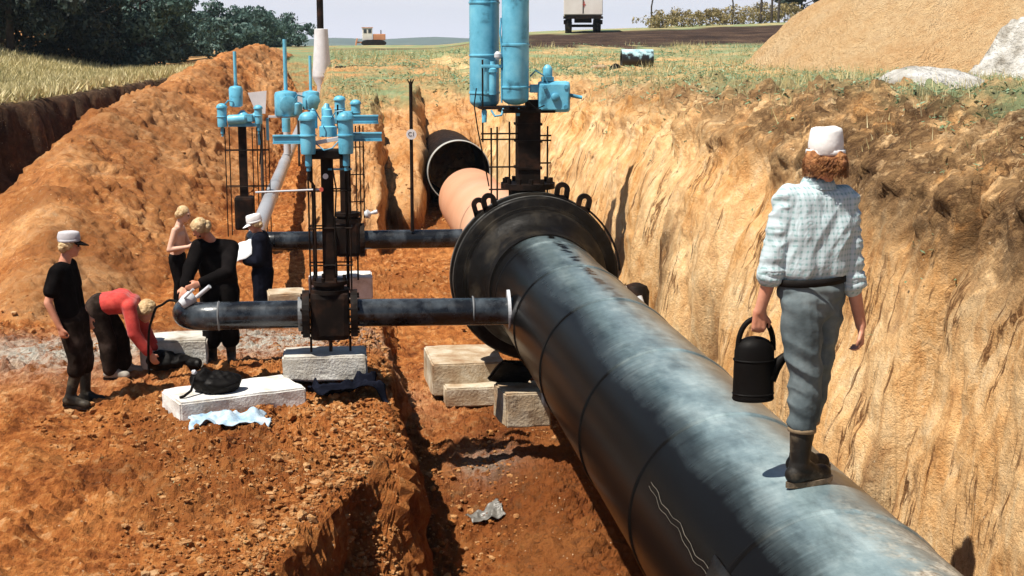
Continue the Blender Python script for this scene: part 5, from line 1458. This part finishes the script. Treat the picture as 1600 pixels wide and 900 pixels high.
# ------------------------------------------------------------------ tools, bags and cloths
def lump(name, m, prims, voxel, amp, sc, seed, iters=3):
    b = MB()
    for c, r in prims: b.ell(c, r)
    return put(name, remesh(b, voxel, iters, lambda co, no: amp * (1 - 2 * np.abs(vnoise(co[:, 0] * sc, co[:, 1] * sc, co[:, 2] * sc, seed))) + .5 * amp * vnoise(co[:, 0] * sc * 2.4, co[:, 1] * sc * 2.4, co[:, 2] * sc * 2.4, seed + 1)), m)

def make_scraps():
    t = thing('bag', 'black bag lying on the white concrete slab', 'bag', (-1.28, 13.86, .28))
    o = lump('bag_body', PLASTICBK, [((-1.27, 13.88, .36), (.23, .17, .11)), ((-1.40, 13.86, .40), (.12, .12, .10)), ((-1.15, 13.90, .36), (.12, .13, .09))], .010, .018, 9, 3)
    o.parent = t; o.location = -t.location
    MB().tube([(-1.42, 13.80, .47), (-1.47, 13.76, .44), (-1.50, 13.70, .33), (-1.56, 13.62, .295), (-1.60, 13.60, .287)], .014, 8).build('strap', PLASTICBK, t)
    MB().lathe([(0, .02), (.03, .026), (.05, .01)], (-1.46, 13.80, .475), (-.5, -.3, .5), 10).build('buckle', PALESTEEL, t)
    tag(lump('basin', PLASTICBK, [((-1.27, 13.42, .035), (.19, .10, .055))], .008, .004, 6, 5), 'flat black pan lying against the slab', 'pan')
    # pale blue cloth
    def cloth(name, m, cx, cy, w, h, rz, amp, seed, label, cat, zoff=.012, sc=9):
        n1, n2 = 44, 34
        u, v = np.meshgrid(np.linspace(-.5, .5, n1), np.linspace(-.5, .5, n2))
        rad = 1 + .18 * vnoise(np.arctan2(v, u) * 2, seed, 0, seed)
        X = cx + (u * w * math.cos(rz) - v * h * math.sin(rz)) * rad; Y = cy + (u * w * math.sin(rz) + v * h * math.cos(rz)) * rad
        g = np.array([[gz(a, b, .04) for a, b in zip(r1, r2)] for r1, r2 in zip(X, Y)])
        f = amp * (1 - np.abs(vnoise(X * sc, Y * sc, 0, seed)) * 2) + amp * .5 * vnoise(X * sc * 2.2, Y * sc * 2.2, 0, seed + 1)
        Z = g + zoff + np.maximum(f + amp * .6, 0)
        V = np.stack([X, Y, Z], -1)
        o = np_mesh(name, V, grid_faces(n2, n1), m)
        md = o.modifiers.new('t', 'SOLIDIFY'); md.thickness = .008
        return tag(o, label, cat)
    cloth('cloth', CLOTHBL, -1.13, 13.28, .72, .34, .05, .028, 3, 'crumpled pale blue cloth on the earth in front of the slab', 'cloth')
    cloth('jacket', NAVY, .0, 14.12, .72, .36, .15, .11, 8, 'dark jacket dropped at the edge of the trench', 'jacket', .02, 5)
    cloth('foil_scrap', mat('dull_foil', [(.07, .065, .06), (.22, .21, .19)], 9, .4, .3, .01), 1.35, 13.5, .34, .22, .2, .03, 12, 'torn grey foil scrap on the trench floor', 'scrap')
    # leaning iron bar and the tools on the ground
    tag(MB().tube([(-1.70 - .34 * math.sin(math.pi / 2 * (i / 24) ** .8), 14.50 + .28 * i / 24, 1.07 - .82 * (i / 24) ** 2.1 + .012 * math.sin(i * .9)) for i in range(25)], .013, 8).build('welding_cable', PLASTICBK), 'black cable looping from the elbow down to the ground', 'cable')
    t = thing('tool_heap', 'heap of black tools on the ground under the red pullover man\'s hands', 'tools', (-1.93, 15.0, gz(-1.93, 15.0)))
    o = lump('tool_bag', PLASTICBK, [((-1.93, 15.0, gz(-1.93, 15.0) + .08), (.16, .14, .10)), ((-1.78, 15.0, gz(-1.8, 15.0) + .05), (.16, .12, .07)), ((-1.62, 14.98, gz(-1.7, 15.0) + .04), (.12, .1, .06))], .010, .015, 10, 9)
    o.parent = t; o.location = -t.location
    # torch head and clamp on the elbow mouth
    t = thing('pipe_clamp', 'shiny steel clamp on the elbow under the welder\'s hands', 'clamp', (-1.55, 14.6, 1.03))
    MB().lathe([(0, .05), (.06, .07), (.14, .075), (.16, .05)], (-1.66, 14.55, 1.02), (.5, .2, .35), 18).build('clamp_body', PALESTEEL, t)
    MB().cyl((-1.50, 14.55, 1.10), (-1.36, 14.48, 1.22), .022, n=10).build('clamp_handle', PALESTEEL, t)
    MB().cyl((-1.62, 14.5, 1.10), (-1.52, 14.45, 1.20), .014, n=10).build('clamp_screw', PALESTEEL, t)
    # bundle of tubes and hose standing behind the pipe against the wall
    t = thing('pipe_bundle', 'bundle of dark tubes and a tank wedged between big pipe and right wall', 'tubes', (3.12, 14.4, .3))
    MB().lathe([(0, .12), (.02, .14), (.30, .14), (.36, .11), (.39, .03)], (3.08, 14.7, .74), (.05, 0.05, 1), 18).build('tank', RUSTBLACK, t)
    for i, (x, y, a, b_) in enumerate(((2.98, 14.25, -.10, .1), (3.06, 14.2, -.14, .05), (3.14, 14.3, -.08, .12), (3.02, 14.5, -.12, -.1), (3.20, 14.4, -.05, 0))):
        MB().cyl((x + .12, y - .3, .25), (x + a, y + b_, 1.15 - .06 * i), .035, n=12).build('tube', BLACK if i % 2 else PALESTEEL, t)
make_scraps()

# ------------------------------------------------------------------ on the banks: truck, bulldozer, pipe piece, posts
def wheel(p, r, w, parent, ax=(1, 0, 0)):
    k = MB().lathe([(-w / 2, r * .6), (-w / 2, r * .93), (-w * .38, r), (w * .38, r), (w / 2, r * .93), (w / 2, r * .6)], p, ax, 22, True, True).build('tyre', RUBBER, parent)
    MB().lathe([(-w / 2 - .02, .02), (-w / 2 - .01, r * .5), (w / 2 + .01, r * .5), (w / 2 + .02, .02)], p, ax, 14, True, True).build('rim', RUSTBLACK, k)

def make_vehicles():
    x, y = 15.25, 90.0; z = outer_z(x, y)
    t = thing('box_trailer', 'pale box trailer with a small red mark on its rear, up on the field', 'trailer', (x, y, z))
    body = MB().box((x, y + 3, z + 2.35), (2.45, 6.0, 2.4), bev=.06).build('box_body', CREAM, t)
    for dx in (-.62, .62):
        MB().box((x + dx, y - .02, z + 2.35), (1.16, .03, 2.28), bev=.01).build('rear_door', CREAM, t)
    MB().box((x, y - .045, z + 2.35), (.03, .03, 2.2)).build('door_bar', RUSTBLACK, t)
    MB().box((x + .05, y - .05, z + 1.83), (.05, .012, .34)).build('red_mark', REDMARK, t)
    MB().box((x + .05, y - .054, z + 1.81), (.20, .012, .06)).build('red_mark', REDMARK, t)
    MB().box((x, y + 3, z + 1.09), (2.3, 6.0, .12)).build('chassis', RUSTBLACK, t)
    MB().box((x, y + .02, z + 1.0), (2.5, .12, .16)).build('rear_beam', RUSTBLACK, t)
    for s in (-1, 1):
        wheel((x + s * .92, y + 1.2, z + .5), .5, .42, t)
        wheel((x + s * .92, y + 4.8, z + .5), .5, .42, t)
        MB().box((x + s * 1.12, y + .1, z + .72), (.22, .05, .28)).build('mud_flap', RUSTBLACK, t)
    MB().cyl((x - .8, y + 1.2, z + .5), (x + .8, y + 1.2, z + .5), .09, n=10).build('axle', RUSTBLACK, t)
    MB().box((x, y + 1.0, z + .84), (1.1, .5, .30)).build('spring_carrier', RUSTBLACK, t)
    t.rotation_euler.z = R(-9.0)
    x, y = 4.6, 198.0; z = outer_z(x, y)
    t = thing('bulldozer', 'small orange bulldozer working far off on the horizon', 'bulldozer', (x, y, z))
    for dy in (-.9, .9):
        b = MB(); n = 24; vs = []
        for s in (-.25, .25):
            for i in range(n):
                a = 2 * math.pi * i / n
                vs.append((x + 1.15 * math.cos(a) + (.55 if math.cos(a) > 0 else -.55), y + dy + s, z + .45 + .45 * math.sin(a)))
        b.add(vs, [(i, (i + 1) % n, n + (i + 1) % n, n + i) for i in range(n)] + [tuple(range(n - 1, -1, -1)), tuple(range(n, 2 * n))])
        b.build('track', RUSTBLACK, t)
    MB().box((x + .75, y, z + 1.25), (1.7, 1.3, .85), bev=.08).build('engine_hood', ORANGE, t)
    cb = MB().box((x - .85, y, z + 1.65), (1.35, 1.5, 1.65), bev=.06).build('cab', CREAM, t)
    for dx in (-1.17, -.53):
        MB().box((x + dx, y - .765, z + 2.05), (.42, .03, .5)).build('window', GLASSY, cb)
    MB().box((x - .85, y, z + 2.52), (1.55, 1.65, .1)).build('roof', ORANGE, cb)
    MB().cyl((x + 1.0, y, z + 1.6), (x + 1.0, y, z + 2.2), .07, n=10).build('exhaust_pipe', RUSTBLACK, t)
    MB().box((x - 2.35, y, z + .6), (.18, 3.0, 1.0), Matrix.Rotation(R(12), 3, 'Y'), .03).build('blade', ORANGE, t)
    for dy in (-.6, .6):
        MB().box((x - 1.7, y + dy, z + .55), (1.4, .15, .18)).build('push_arm', ORANGE, t)
    # cut length of pipe on the grass
    x, y = 8.95, 43.0; z = gz(x, y)
    t = thing('pipe_offcut', 'short length of scuffed black and pale blue pipe lying on the grass', 'pipe offcut', (x, y, z))
    m, tt, bb, oc = newmat('scuffed_wrap')
    sx = tt.nodes.new('ShaderNodeSeparateXYZ'); tt.links.new(oc, sx.inputs[0])
    hh = mth(tt, 'ADD', sx.outputs[2], mth(tt, 'MULTIPLY', mth(tt, 'SUBTRACT', noise(tt, oc, 5, 6), .5), .8))
    tt.links.new(ramp(tt, hh, [(.36, (.01, .01, .012)), (.46, (.30, .48, .54)), (.62, (.55, .66, .68))]), bb.inputs['Base Color'])
    bb.inputs['Roughness'].default_value = .4
    b = MB().lathe([(-.48, .30), (.48, .30), (.48, .27), (-.48, .27), (-.48, .30)], (x, y, z + .27), (1, -.08, 0), 36, True, False)
    b.build('pipe_wall', m, t)
    tag(lump('black_sack', PLASTICBK, [((7.75, 40.2, gz(7.75, 40.2) + .09), (.17, .15, .13))], .02, .02, 6, 31), 'small black sack in the grass beside the pipe offcut', 'sack')
    tag(lump('tarpaulin_scrap', CONCDIRTY, [((7.35, 40.6, gz(7.35, 40.6) + .05), (.24, .16, .08))], .02, .02, 6, 33), 'small grey tarpaulin scrap in the grass', 'scrap')
    # curved iron posts and straight posts along the field edge
    for k, (px, lean, lab) in enumerate(((23.55, .9, 'curved dark lamp arm standing left on the field edge'), (29.9, -.9, 'curved dark lamp arm bending left before the straight posts'))):
        py = 108.0; pz = outer_z(px, py)
        tag(MB().tube([(px, py, pz), (px, py, pz + 1.7), (px + .1 * lean, py, pz + 2.2), (px + .5 * lean, py, pz + 2.6), (px + 1.2 * lean, py, pz + 2.75)], .06, 8).build('bent_post', POSTWOOD), lab, 'post', 'posts along the field edge')
    for px, hgt, lab in ((32.1, 4.0, 'leftmost straight dark post before the sand mound'), (32.95, 4.2, 'middle straight dark post before the sand mound'), (33.5, 4.4, 'rightmost straight dark post before the sand mound')):
        py = 108.0; pz = outer_z(px, py)
        tag(MB().tube([(px, py, pz - .2), (px + .03, py, pz + 2), (px, py, pz + hgt)], .10, 9, r1=.07).build('post', POSTWOOD), lab, 'post', 'posts along the field edge')
make_vehicles()

# pale rubble on the right bank
def chalk(x, y, rx, ry, h, rz, seed, label):
    n1, n2 = 60, 44
    a, r = np.meshgrid(np.linspace(0, 2 * np.pi, n1), np.linspace(0, 1, n2))
    rr = r * (1 + .25 * vnoise(np.cos(a) * 1.6 + seed, np.sin(a) * 1.6, 0, seed))
    u, v = rr * np.cos(a) * rx, rr * np.sin(a) * ry
    X = x + u * math.cos(rz) - v * math.sin(rz); Y = y + u * math.sin(rz) + v * math.cos(rz)
    g = ground_parts(X, Y)[0]
    Z = g - .08 + (h + .08) * (1 - r ** 1.7) + (h * .5) * fbm(X * 1.3, Y * 1.3, 0, 4, seed) + .12 * h * clods(X, Y, .35, seed + 1) * (1 - r ** 3)
    o = np_mesh('chalk_heap', np.stack([X, Y, Z], -1), grid_faces(n2, n1), CHALK)
    tag(o, label, 'heap')
chalk(6.1, 14.6, 1.35, .9, .20, .9, 3, 'low grey white heap at the lip of the right trench wall')
chalk(14.9, 30.0, 1.5, 1.8, 1.1, -.2, 6, 'bright white heap at the foot of the sand mound')

# ------------------------------------------------------------------ vegetation
def blades(name, pts, hgt, wid, m, label, cat=None, lean=.35, seed=1, leafy=False):
    r = np.random.default_rng(seed); P = np.asarray(pts, float); n = len(P)
    th = r.uniform(0, 2 * np.pi, n); ph = r.uniform(0, 2 * np.pi, n)
    H = r.uniform(hgt[0], hgt[1], n); W = r.uniform(wid[0], wid[1], n) * np.clip(.22 + .02 * P[:, 1], .3, 1.1)
    H = H * np.clip(.22 + .022 * P[:, 1], .35, 1.0)
    side = np.stack([np.cos(th), np.sin(th), np.zeros(n)], -1)
    ln = np.stack([np.cos(ph), np.sin(ph), np.zeros(n)], -1) * (r.uniform(0, lean, n) * H)[:, None]
    up = np.array([0, 0, 1.0])
    if leafy:
        c = P + up * (H * r.uniform(.2, 1, n))[:, None] + ln
        t = np.stack([np.cos(ph), np.sin(ph), r.uniform(-.5, .7, n)], -1)
        a, b_, c2, d = c - t * W[:, None], c + side * (W * .5)[:, None], c + t * W[:, None], c - side * (W * .5)[:, None]
        V = np.stack([a, b_, c2, d], 1)
        F = np.arange(n * 4).reshape(n, 4)
    else:
        V = np.stack([P - side * W[:, None] / 2, P + side * W[:, None] / 2, P + up * H[:, None] + ln], 1)
        F = np.arange(n * 3).reshape(n, 3)
    o = np_mesh(name, V.reshape(-1, 3), F, m, False)
    tag(o, label, cat, None, 'stuff')
    return o

def make_grass():
    r = np.random.default_rng(3)
    # dry grass on the left field
    n = 90000
    y = 34 * (70 / 34) ** r.uniform(0, 1, n); u = r.uniform(-.285, -.06, n); x = u * y
    z, q = ground_parts(x, y)
    at = masks(x, y, z, q)
    k = (at['dry'] > .5) & (q['heap'] < .1)
    x, y, z = x[k], y[k], z[k]
    blades('dry_grass', np.stack([x, y, z - .03], -1), (.12, .42), (.03, .09), DRYGRASS, 'tall dry yellow grass on the left field', seed=4, lean=1.1)
    # weeds on the right bank and centre
    n = 11000
    y = 8.5 * (85 / 8.5) ** r.uniform(0, 1, n); u = r.uniform(-.01, .50, n); x = u * y
    z, q = ground_parts(x, y); at = masks(x, y, z, q)
    patch = vnoise(x * .6, y * .35, 0, 60) + .6 * vnoise(x * 2.2, y * 1.6, 0, 61)
    k = (((at['grass'] > .35) & (patch > -.3) & (q['f'] > .9)) | ((q['fr'] > .80) & (q['fr'] < .985) & (patch > .25))) & (at['dark'] < .5) & (r.uniform(0, 1, n) < .75)
    x, y = x[k], y[k]
    pts = []; dr = []
    for a, b_ in zip(x, y):
        c = int(r.integers(8, 20)); s = .10 + .0035 * b_
        px = a + r.normal(0, s, c); py = b_ + r.normal(0, s * 1.5, c)
        (pts if r.uniform() < .70 else dr).append(np.stack([px, py, np.zeros(c)], -1))
    for _ in range(520):
        b_ = 8.6 * (26 / 8.6) ** r.uniform(); a = float(np.interp(b_, [8, 26], [5.05, 4.9])) + r.normal(0, .38)
        c = int(r.integers(5, 16))
        (pts if r.uniform() < .75 else dr).append(np.stack([a + r.normal(0, .07, c), b_ + r.normal(0, .10, c), np.zeros(c)], -1))
    def drop(P):
        P = np.concatenate(P)
        inb = (P[:, 0] < 13) & (P[:, 1] < 66)
        i = np.clip(np.searchsorted(GY, P[:, 1]), 0, len(GY) - 1); j = np.clip(np.searchsorted(GX, P[:, 0]), 0, len(GX) - 1)
        P[:, 2] = np.where(inb, GP[i, j, 2], ground_parts(P[:, 0], P[:, 1])[0])
        return P
    A = drop(pts); Bp = drop(dr)
    blades('weeds', A, (.04, .18), (.03, .075), WEED, 'low green weeds on the right bank', seed=5, leafy=True)
    blades('dry_tufts', Bp, (.10, .35), (.012, .03), DRYGRASS, 'dry straw tufts on the right bank', seed=6, lean=.6)
    # a few weeds on the bench
    pts = []
    for a, b_, c in ((-1.9, 13.0, 10), (-1.35, 11.7, 16), (-1.45, 11.3, 10), (-.62, 10.25, 14), (-.85, 10.1, 12), (.02, 11.75, 22), (-2.9, 19.2, 30), (-2.0, 13.2, 8), (-1.2, 10.2, 8), (-2.3, 12.2, 9)):
        pts.append(np.stack([a + r.normal(0, .07, c), b_ + r.normal(0, .10, c), np.zeros(c)], -1))
    blades('bench_weeds', drop(pts), (.02, .07), (.018, .035), WEED, 'few small green sprouts on the trampled earth', seed=8, leafy=True)
make_grass()

def tree_mesh(seed, h, rx, rz, nleaf, lsize, low=.06):
    r = np.random.default_rng(seed)
    b = MB()
    b.tube([(0, 0, -.2), (.05, 0, h * .25), (-.05, .05, h * .5), (0, 0, h * .8)], .03 * h, 9, r1=.008 * h)
    for k in range(7):
        a = k * 2.4 + seed; z0 = h * (.22 + .07 * k)
        b.tube([(0, 0, z0), (.4 * rx * math.cos(a), .4 * rx * math.sin(a), z0 + .10 * h), (.75 * rx * math.cos(a), .75 * rx * math.sin(a), z0 + .18 * h)], .011 * h, 6, r1=.003 * h)
    nc = 46
    cs = []
    while len(cs) < nc:
        p = r.uniform(-1, 1, 3)
        q = np.linalg.norm(p)
        if q > 1 or q < .25: continue
        z = low * h + (p[2] * .5 + .5) * h * (1 - low)
        wdt = rx * (1.0 - .42 * abs(p[2] * .5 + .5 - .42) * 2) * (1 + .22 * r.normal())
        cs.append((p[0] * wdt, p[1] * wdt, z, rx * r.uniform(.14, .30)))
    cs = np.array(cs)
    ix = r.integers(0, nc, nleaf)
    d = r.normal(0, 1, (nleaf, 3)); d /= np.linalg.norm(d, axis=1, keepdims=True)
    d *= (r.uniform(.35, 1, nleaf) ** .5)[:, None] * cs[ix, 3:4]
    d[:, 2] *= .75
    Pc = cs[ix, :3] + d
    Pc[:, 2] = np.maximum(Pc[:, 2], .05)
    t = r.normal(0, 1, (nleaf, 3)); t /= np.linalg.norm(t, axis=1, keepdims=True)
    nrm = d / (np.linalg.norm(d, axis=1, keepdims=True) + 1e-6) + .6 * r.normal(0, 1, (nleaf, 3))
    s = np.cross(t, nrm); s /= np.linalg.norm(s, axis=1, keepdims=True) + 1e-6
    t = np.cross(nrm, s); t /= np.linalg.norm(t, axis=1, keepdims=True) + 1e-6
    L = r.uniform(.6, 1.25, nleaf)[:, None] * lsize
    V = np.stack([Pc - t * L, Pc + s * L * .5, Pc + t * L, Pc - s * L * .5], 1).reshape(-1, 3)
    return b, V, np.arange(nleaf * 4).reshape(-1, 4)

def make_tree(name, label, x, y, h, rx, seed, m, nleaf=5200, lsize=.13, low=.04, group='trees beyond the left field'):
    z = outer_z(x, y)
    t = thing(name, label, 'tree', (x, y, z), group)
    b, V, F = tree_mesh(seed, h, rx, h / 2, nleaf, lsize, low)
    put('trunk', b.mesh('trunk'), BARK, t)
    o = np_mesh('crown', V, F, m, False); o.parent = t
    return t

TREES = [
    (-16.8, 61, 6.5, 4.0, LEAFDK, 'dark tall tree at the top left corner'),
    (-13.4, 61, 6.4, 3.4, LEAFDK, 'dark tree second from the top left corner'),
    (-11.2, 64, 5.3, 2.9, LEAFDK, 'dark tree third from the top left corner'),
    (-8.9, 67, 4.6, 2.3, LEAF, 'blue green rounded tree in full sun at the end of the dark trees'),
    (-10.7, 75, 6.9, 3.1, LEAF, 'taller blue green tree behind the dark trees'),
    (-9.3, 80, 3.2, 2.1, LEAF, 'lower bushy tree right of the rounded blue green tree'),
    (-10.2, 95, 3.6, 2.5, LEAF, 'small tree where the row drops toward the horizon'),
    (-8.7, 107, 3.4, 2.5, LEAF, 'fourth tree from the far end of the row'),
    (-7.9, 121, 3.6, 2.9, LEAF, 'third tree from the far end of the row'),
    (-6.7, 131, 3.4, 2.7, LEAF, 'second tree from the far end of the row, above the spoil heap'),
    (-5.2, 141, 2.9, 2.5, LEAF, 'last tree of the row before the tall vent stack'),
    (-18.5, 70, 5.2, 4.2, LEAFDK, 'dark bushy tree low between the first two trees at top left'),
    (-15.3, 68, 4.6, 3.4, LEAFDK, 'dark bushy tree low below the second tree at top left'),
    (-12.6, 68, 3.4, 2.6, LEAFDK, 'dark bush at the grass edge below the third dark tree'),
    (-10.3, 72, 2.9, 2.2, LEAFDK, 'dark bush at the grass edge below the rounded blue green tree'),
    (-9.6, 84, 2.7, 2.3, LEAF, 'low bush at the grass edge left of the spoil heap top'),
    (-9.9, 104, 3.0, 2.6, LEAF, 'low bush in the gap before the far end of the row'),
]
for i, (x, y, h, rx, m, lab) in enumerate(TREES):
    make_tree('broadleaf_tree', lab, x, y, h, rx * 1.15, 20 + i, m, 11000 if i < 5 else 4500, .13 if i < 6 else .17, -.05)
make_tree('broadleaf_tree', 'dark leafy tree peeping out behind the sand mound', 36.6, 112, 4.6, 2.6, 60, LEAFDK, 4500, .15, .12, 'trees by the field edge')
BUSH = [(23.9, 107, 1.3, 1.6, 'dry bush at the foot of the left curved lamp arm'), (26.0, 108, 1.5, 1.7, 'dry bush second from the left curved lamp arm'), (28.1, 108, 1.3, 1.6, 'dry bush left of the second curved lamp arm'),
        (30.3, 109, 1.6, 1.8, 'dry bush right of the second curved lamp arm'), (32.6, 110, 1.7, 1.8, 'dry bush among the straight posts'), (34.6, 110, 1.6, 1.8, 'dry bush nearest the sand mound')]
for i, (x, y, h, rx, lab) in enumerate(BUSH):
    z = outer_z(x, y)
    t = thing('dry_bush', lab, 'bush', (x, y, z), 'dry bushes on the field edge')
    b, V, F = tree_mesh(80 + i, h, rx, h / 2, 1500, .10, .0)
    put('stems', b.mesh('stems'), BARK, t)
    o = np_mesh('foliage', V, F, DRYBUSH, False); o.parent = t

# ------------------------------------------------------------------ clods and stones
def ico_clod(seed):
    r = np.random.default_rng(seed)
    bm = bmesh.new(); bmesh.ops.create_icosphere(bm, subdivisions=1, radius=1)
    V = np.array([v.co for v in bm.verts]); F = np.array([[v.index for v in f.verts] for f in bm.faces]); bm.free()
    V = V * (1 + .42 * vnoise(V[:, 0] * 1.4 + seed, V[:, 1] * 1.4, V[:, 2] * 1.4, seed)[:, None] + .12 * r.normal(0, 1, (len(V), 1)))
    V *= np.array([1, r.uniform(.65, 1), r.uniform(.5, .8)])
    return V, F

def make_clods():
    r = np.random.default_rng(12)
    m = MATS['soil']
    variants = [ico_clod(k) for k in range(10)]
    n = 46000
    y = 8.6 * (48 / 8.6) ** r.uniform(0, 1, n); u = r.uniform(-.28, .22, n); x = u * y
    edge = r.uniform(0, 1, n) < .22
    y[edge] = 9 * (20 / 9) ** r.uniform(0, 1, edge.sum()); x[edge] = np.interp(y[edge], [8.5, 9.6, 11, 12.6, 16, 19, 22], [-.75, -.42, .05, .32, .3, .2, 0]) + r.normal(-.12, .28, edge.sum())
    z, q = ground_parts(x, y)
    pat = vnoise(x * .9, y * .6, 0, 77) + .4 * vnoise(x * 3, y * 2, 0, 78)
    k = (q['fr'] < .02) & (q['fl'] < .02) & (q['fm'] < .5) & (x > -11) & ((pat > .05) & (q['heap'] < .3) | ((q['heap'] >= .3) & (pat > .1) & (x > -4.6) & (r.uniform(0, 1, n) < .45)) | edge)
    x, y, q2 = x[k], y[k], q['heap'][k]
    V = []; F = []; off = 0
    sz = np.clip(np.exp(r.normal(-4.55, .55, len(x))), .004, .055) * (1 + .012 * y)
    for a, b_, s in zip(x, y, sz):
        v, f = variants[int(r.integers(10))]
        th = r.uniform(0, 6.28); c, sn = math.cos(th), math.sin(th)
        w_ = v * s
        w_ = np.stack([w_[:, 0] * c - w_[:, 1] * sn + a, w_[:, 0] * sn + w_[:, 1] * c + b_, w_[:, 2] + gz(a, b_) + s * .05], -1)
        V.append(w_); F.append(f + off); off += len(v)
    tot = sum(len(v) for v in V)
    o = np_mesh('earth_crumbs', np.concatenate(V), np.concatenate(F), m, False, dict(sandy=np.repeat(.7 * r.uniform(0, 1, len(V)) ** 2.5, len(variants[0][0]))))
    tag(o, 'loose crumbs of orange earth over the pit floor and heap', None, None, 'stuff')
    # larger clods, one object each, lying on the ground
    g = bpy.data.objects['ground']
    base = []
    for v, f in variants[:6]:
        me = bpy.data.meshes.new('clod'); me.from_pydata([tuple(p) for p in v], [], [tuple(t) for t in f])
        at = me.attributes.new('sandy', 'FLOAT', 'POINT'); at.data.foreach_set('value', np.full(len(v), .55, np.float32))
        me.materials.append(m); base.append(me)
    for i in range(90):
        if i < 55:
            b_ = 9.2 * (17 / 9.2) ** r.uniform(); a = float(np.interp(b_, [8.5, 9.6, 11, 12.6, 16, 19], [-.75, -.42, .05, .32, .3, .2])) + r.normal(-.2, .25)
        elif i < 75:
            b_ = r.uniform(22, 40); a = r.uniform(-5.2, -2.2)
        else:
            b_ = r.uniform(10, 15); a = r.uniform(.8, 1.8)
        s = r.uniform(.025, .06) * (1 if b_ < 20 else 1.6)
        o = link(bpy.data.objects.new('clod', base[i % 6])); o.parent = g
        o.location = (a, b_, gz(a, b_) + s * .2); o.scale = (s, s * r.uniform(.7, 1), s * r.uniform(.7, 1)); o.rotation_euler = (r.uniform(-.4, .4), r.uniform(-.4, .4), r.uniform(0, 6.28))
make_clods()

# ------------------------------------------------------------------ summer haze over the far land
def make_haze():
    b = MB().box((100, 1640, 25), (5600, 3520, 96))
    m = bpy.data.materials.new('haze'); m.use_nodes = True
    t = m.node_tree; t.nodes.clear()
    o = t.nodes.new('ShaderNodeOutputMaterial'); v = t.nodes.new('ShaderNodeVolumePrincipled')
    v.inputs['Color'].default_value = (0.60, 0.80, 1.0, 1); v.inputs['Density'].default_value = 0.00020; v.inputs['Anisotropy'].default_value = 0.2
    t.links.new(v.outputs[0], o.inputs['Volume'])
    h = b.build('haze', m)
    tag(h, 'thin summer haze lying over the far land', None, None, 'stuff')
make_haze()
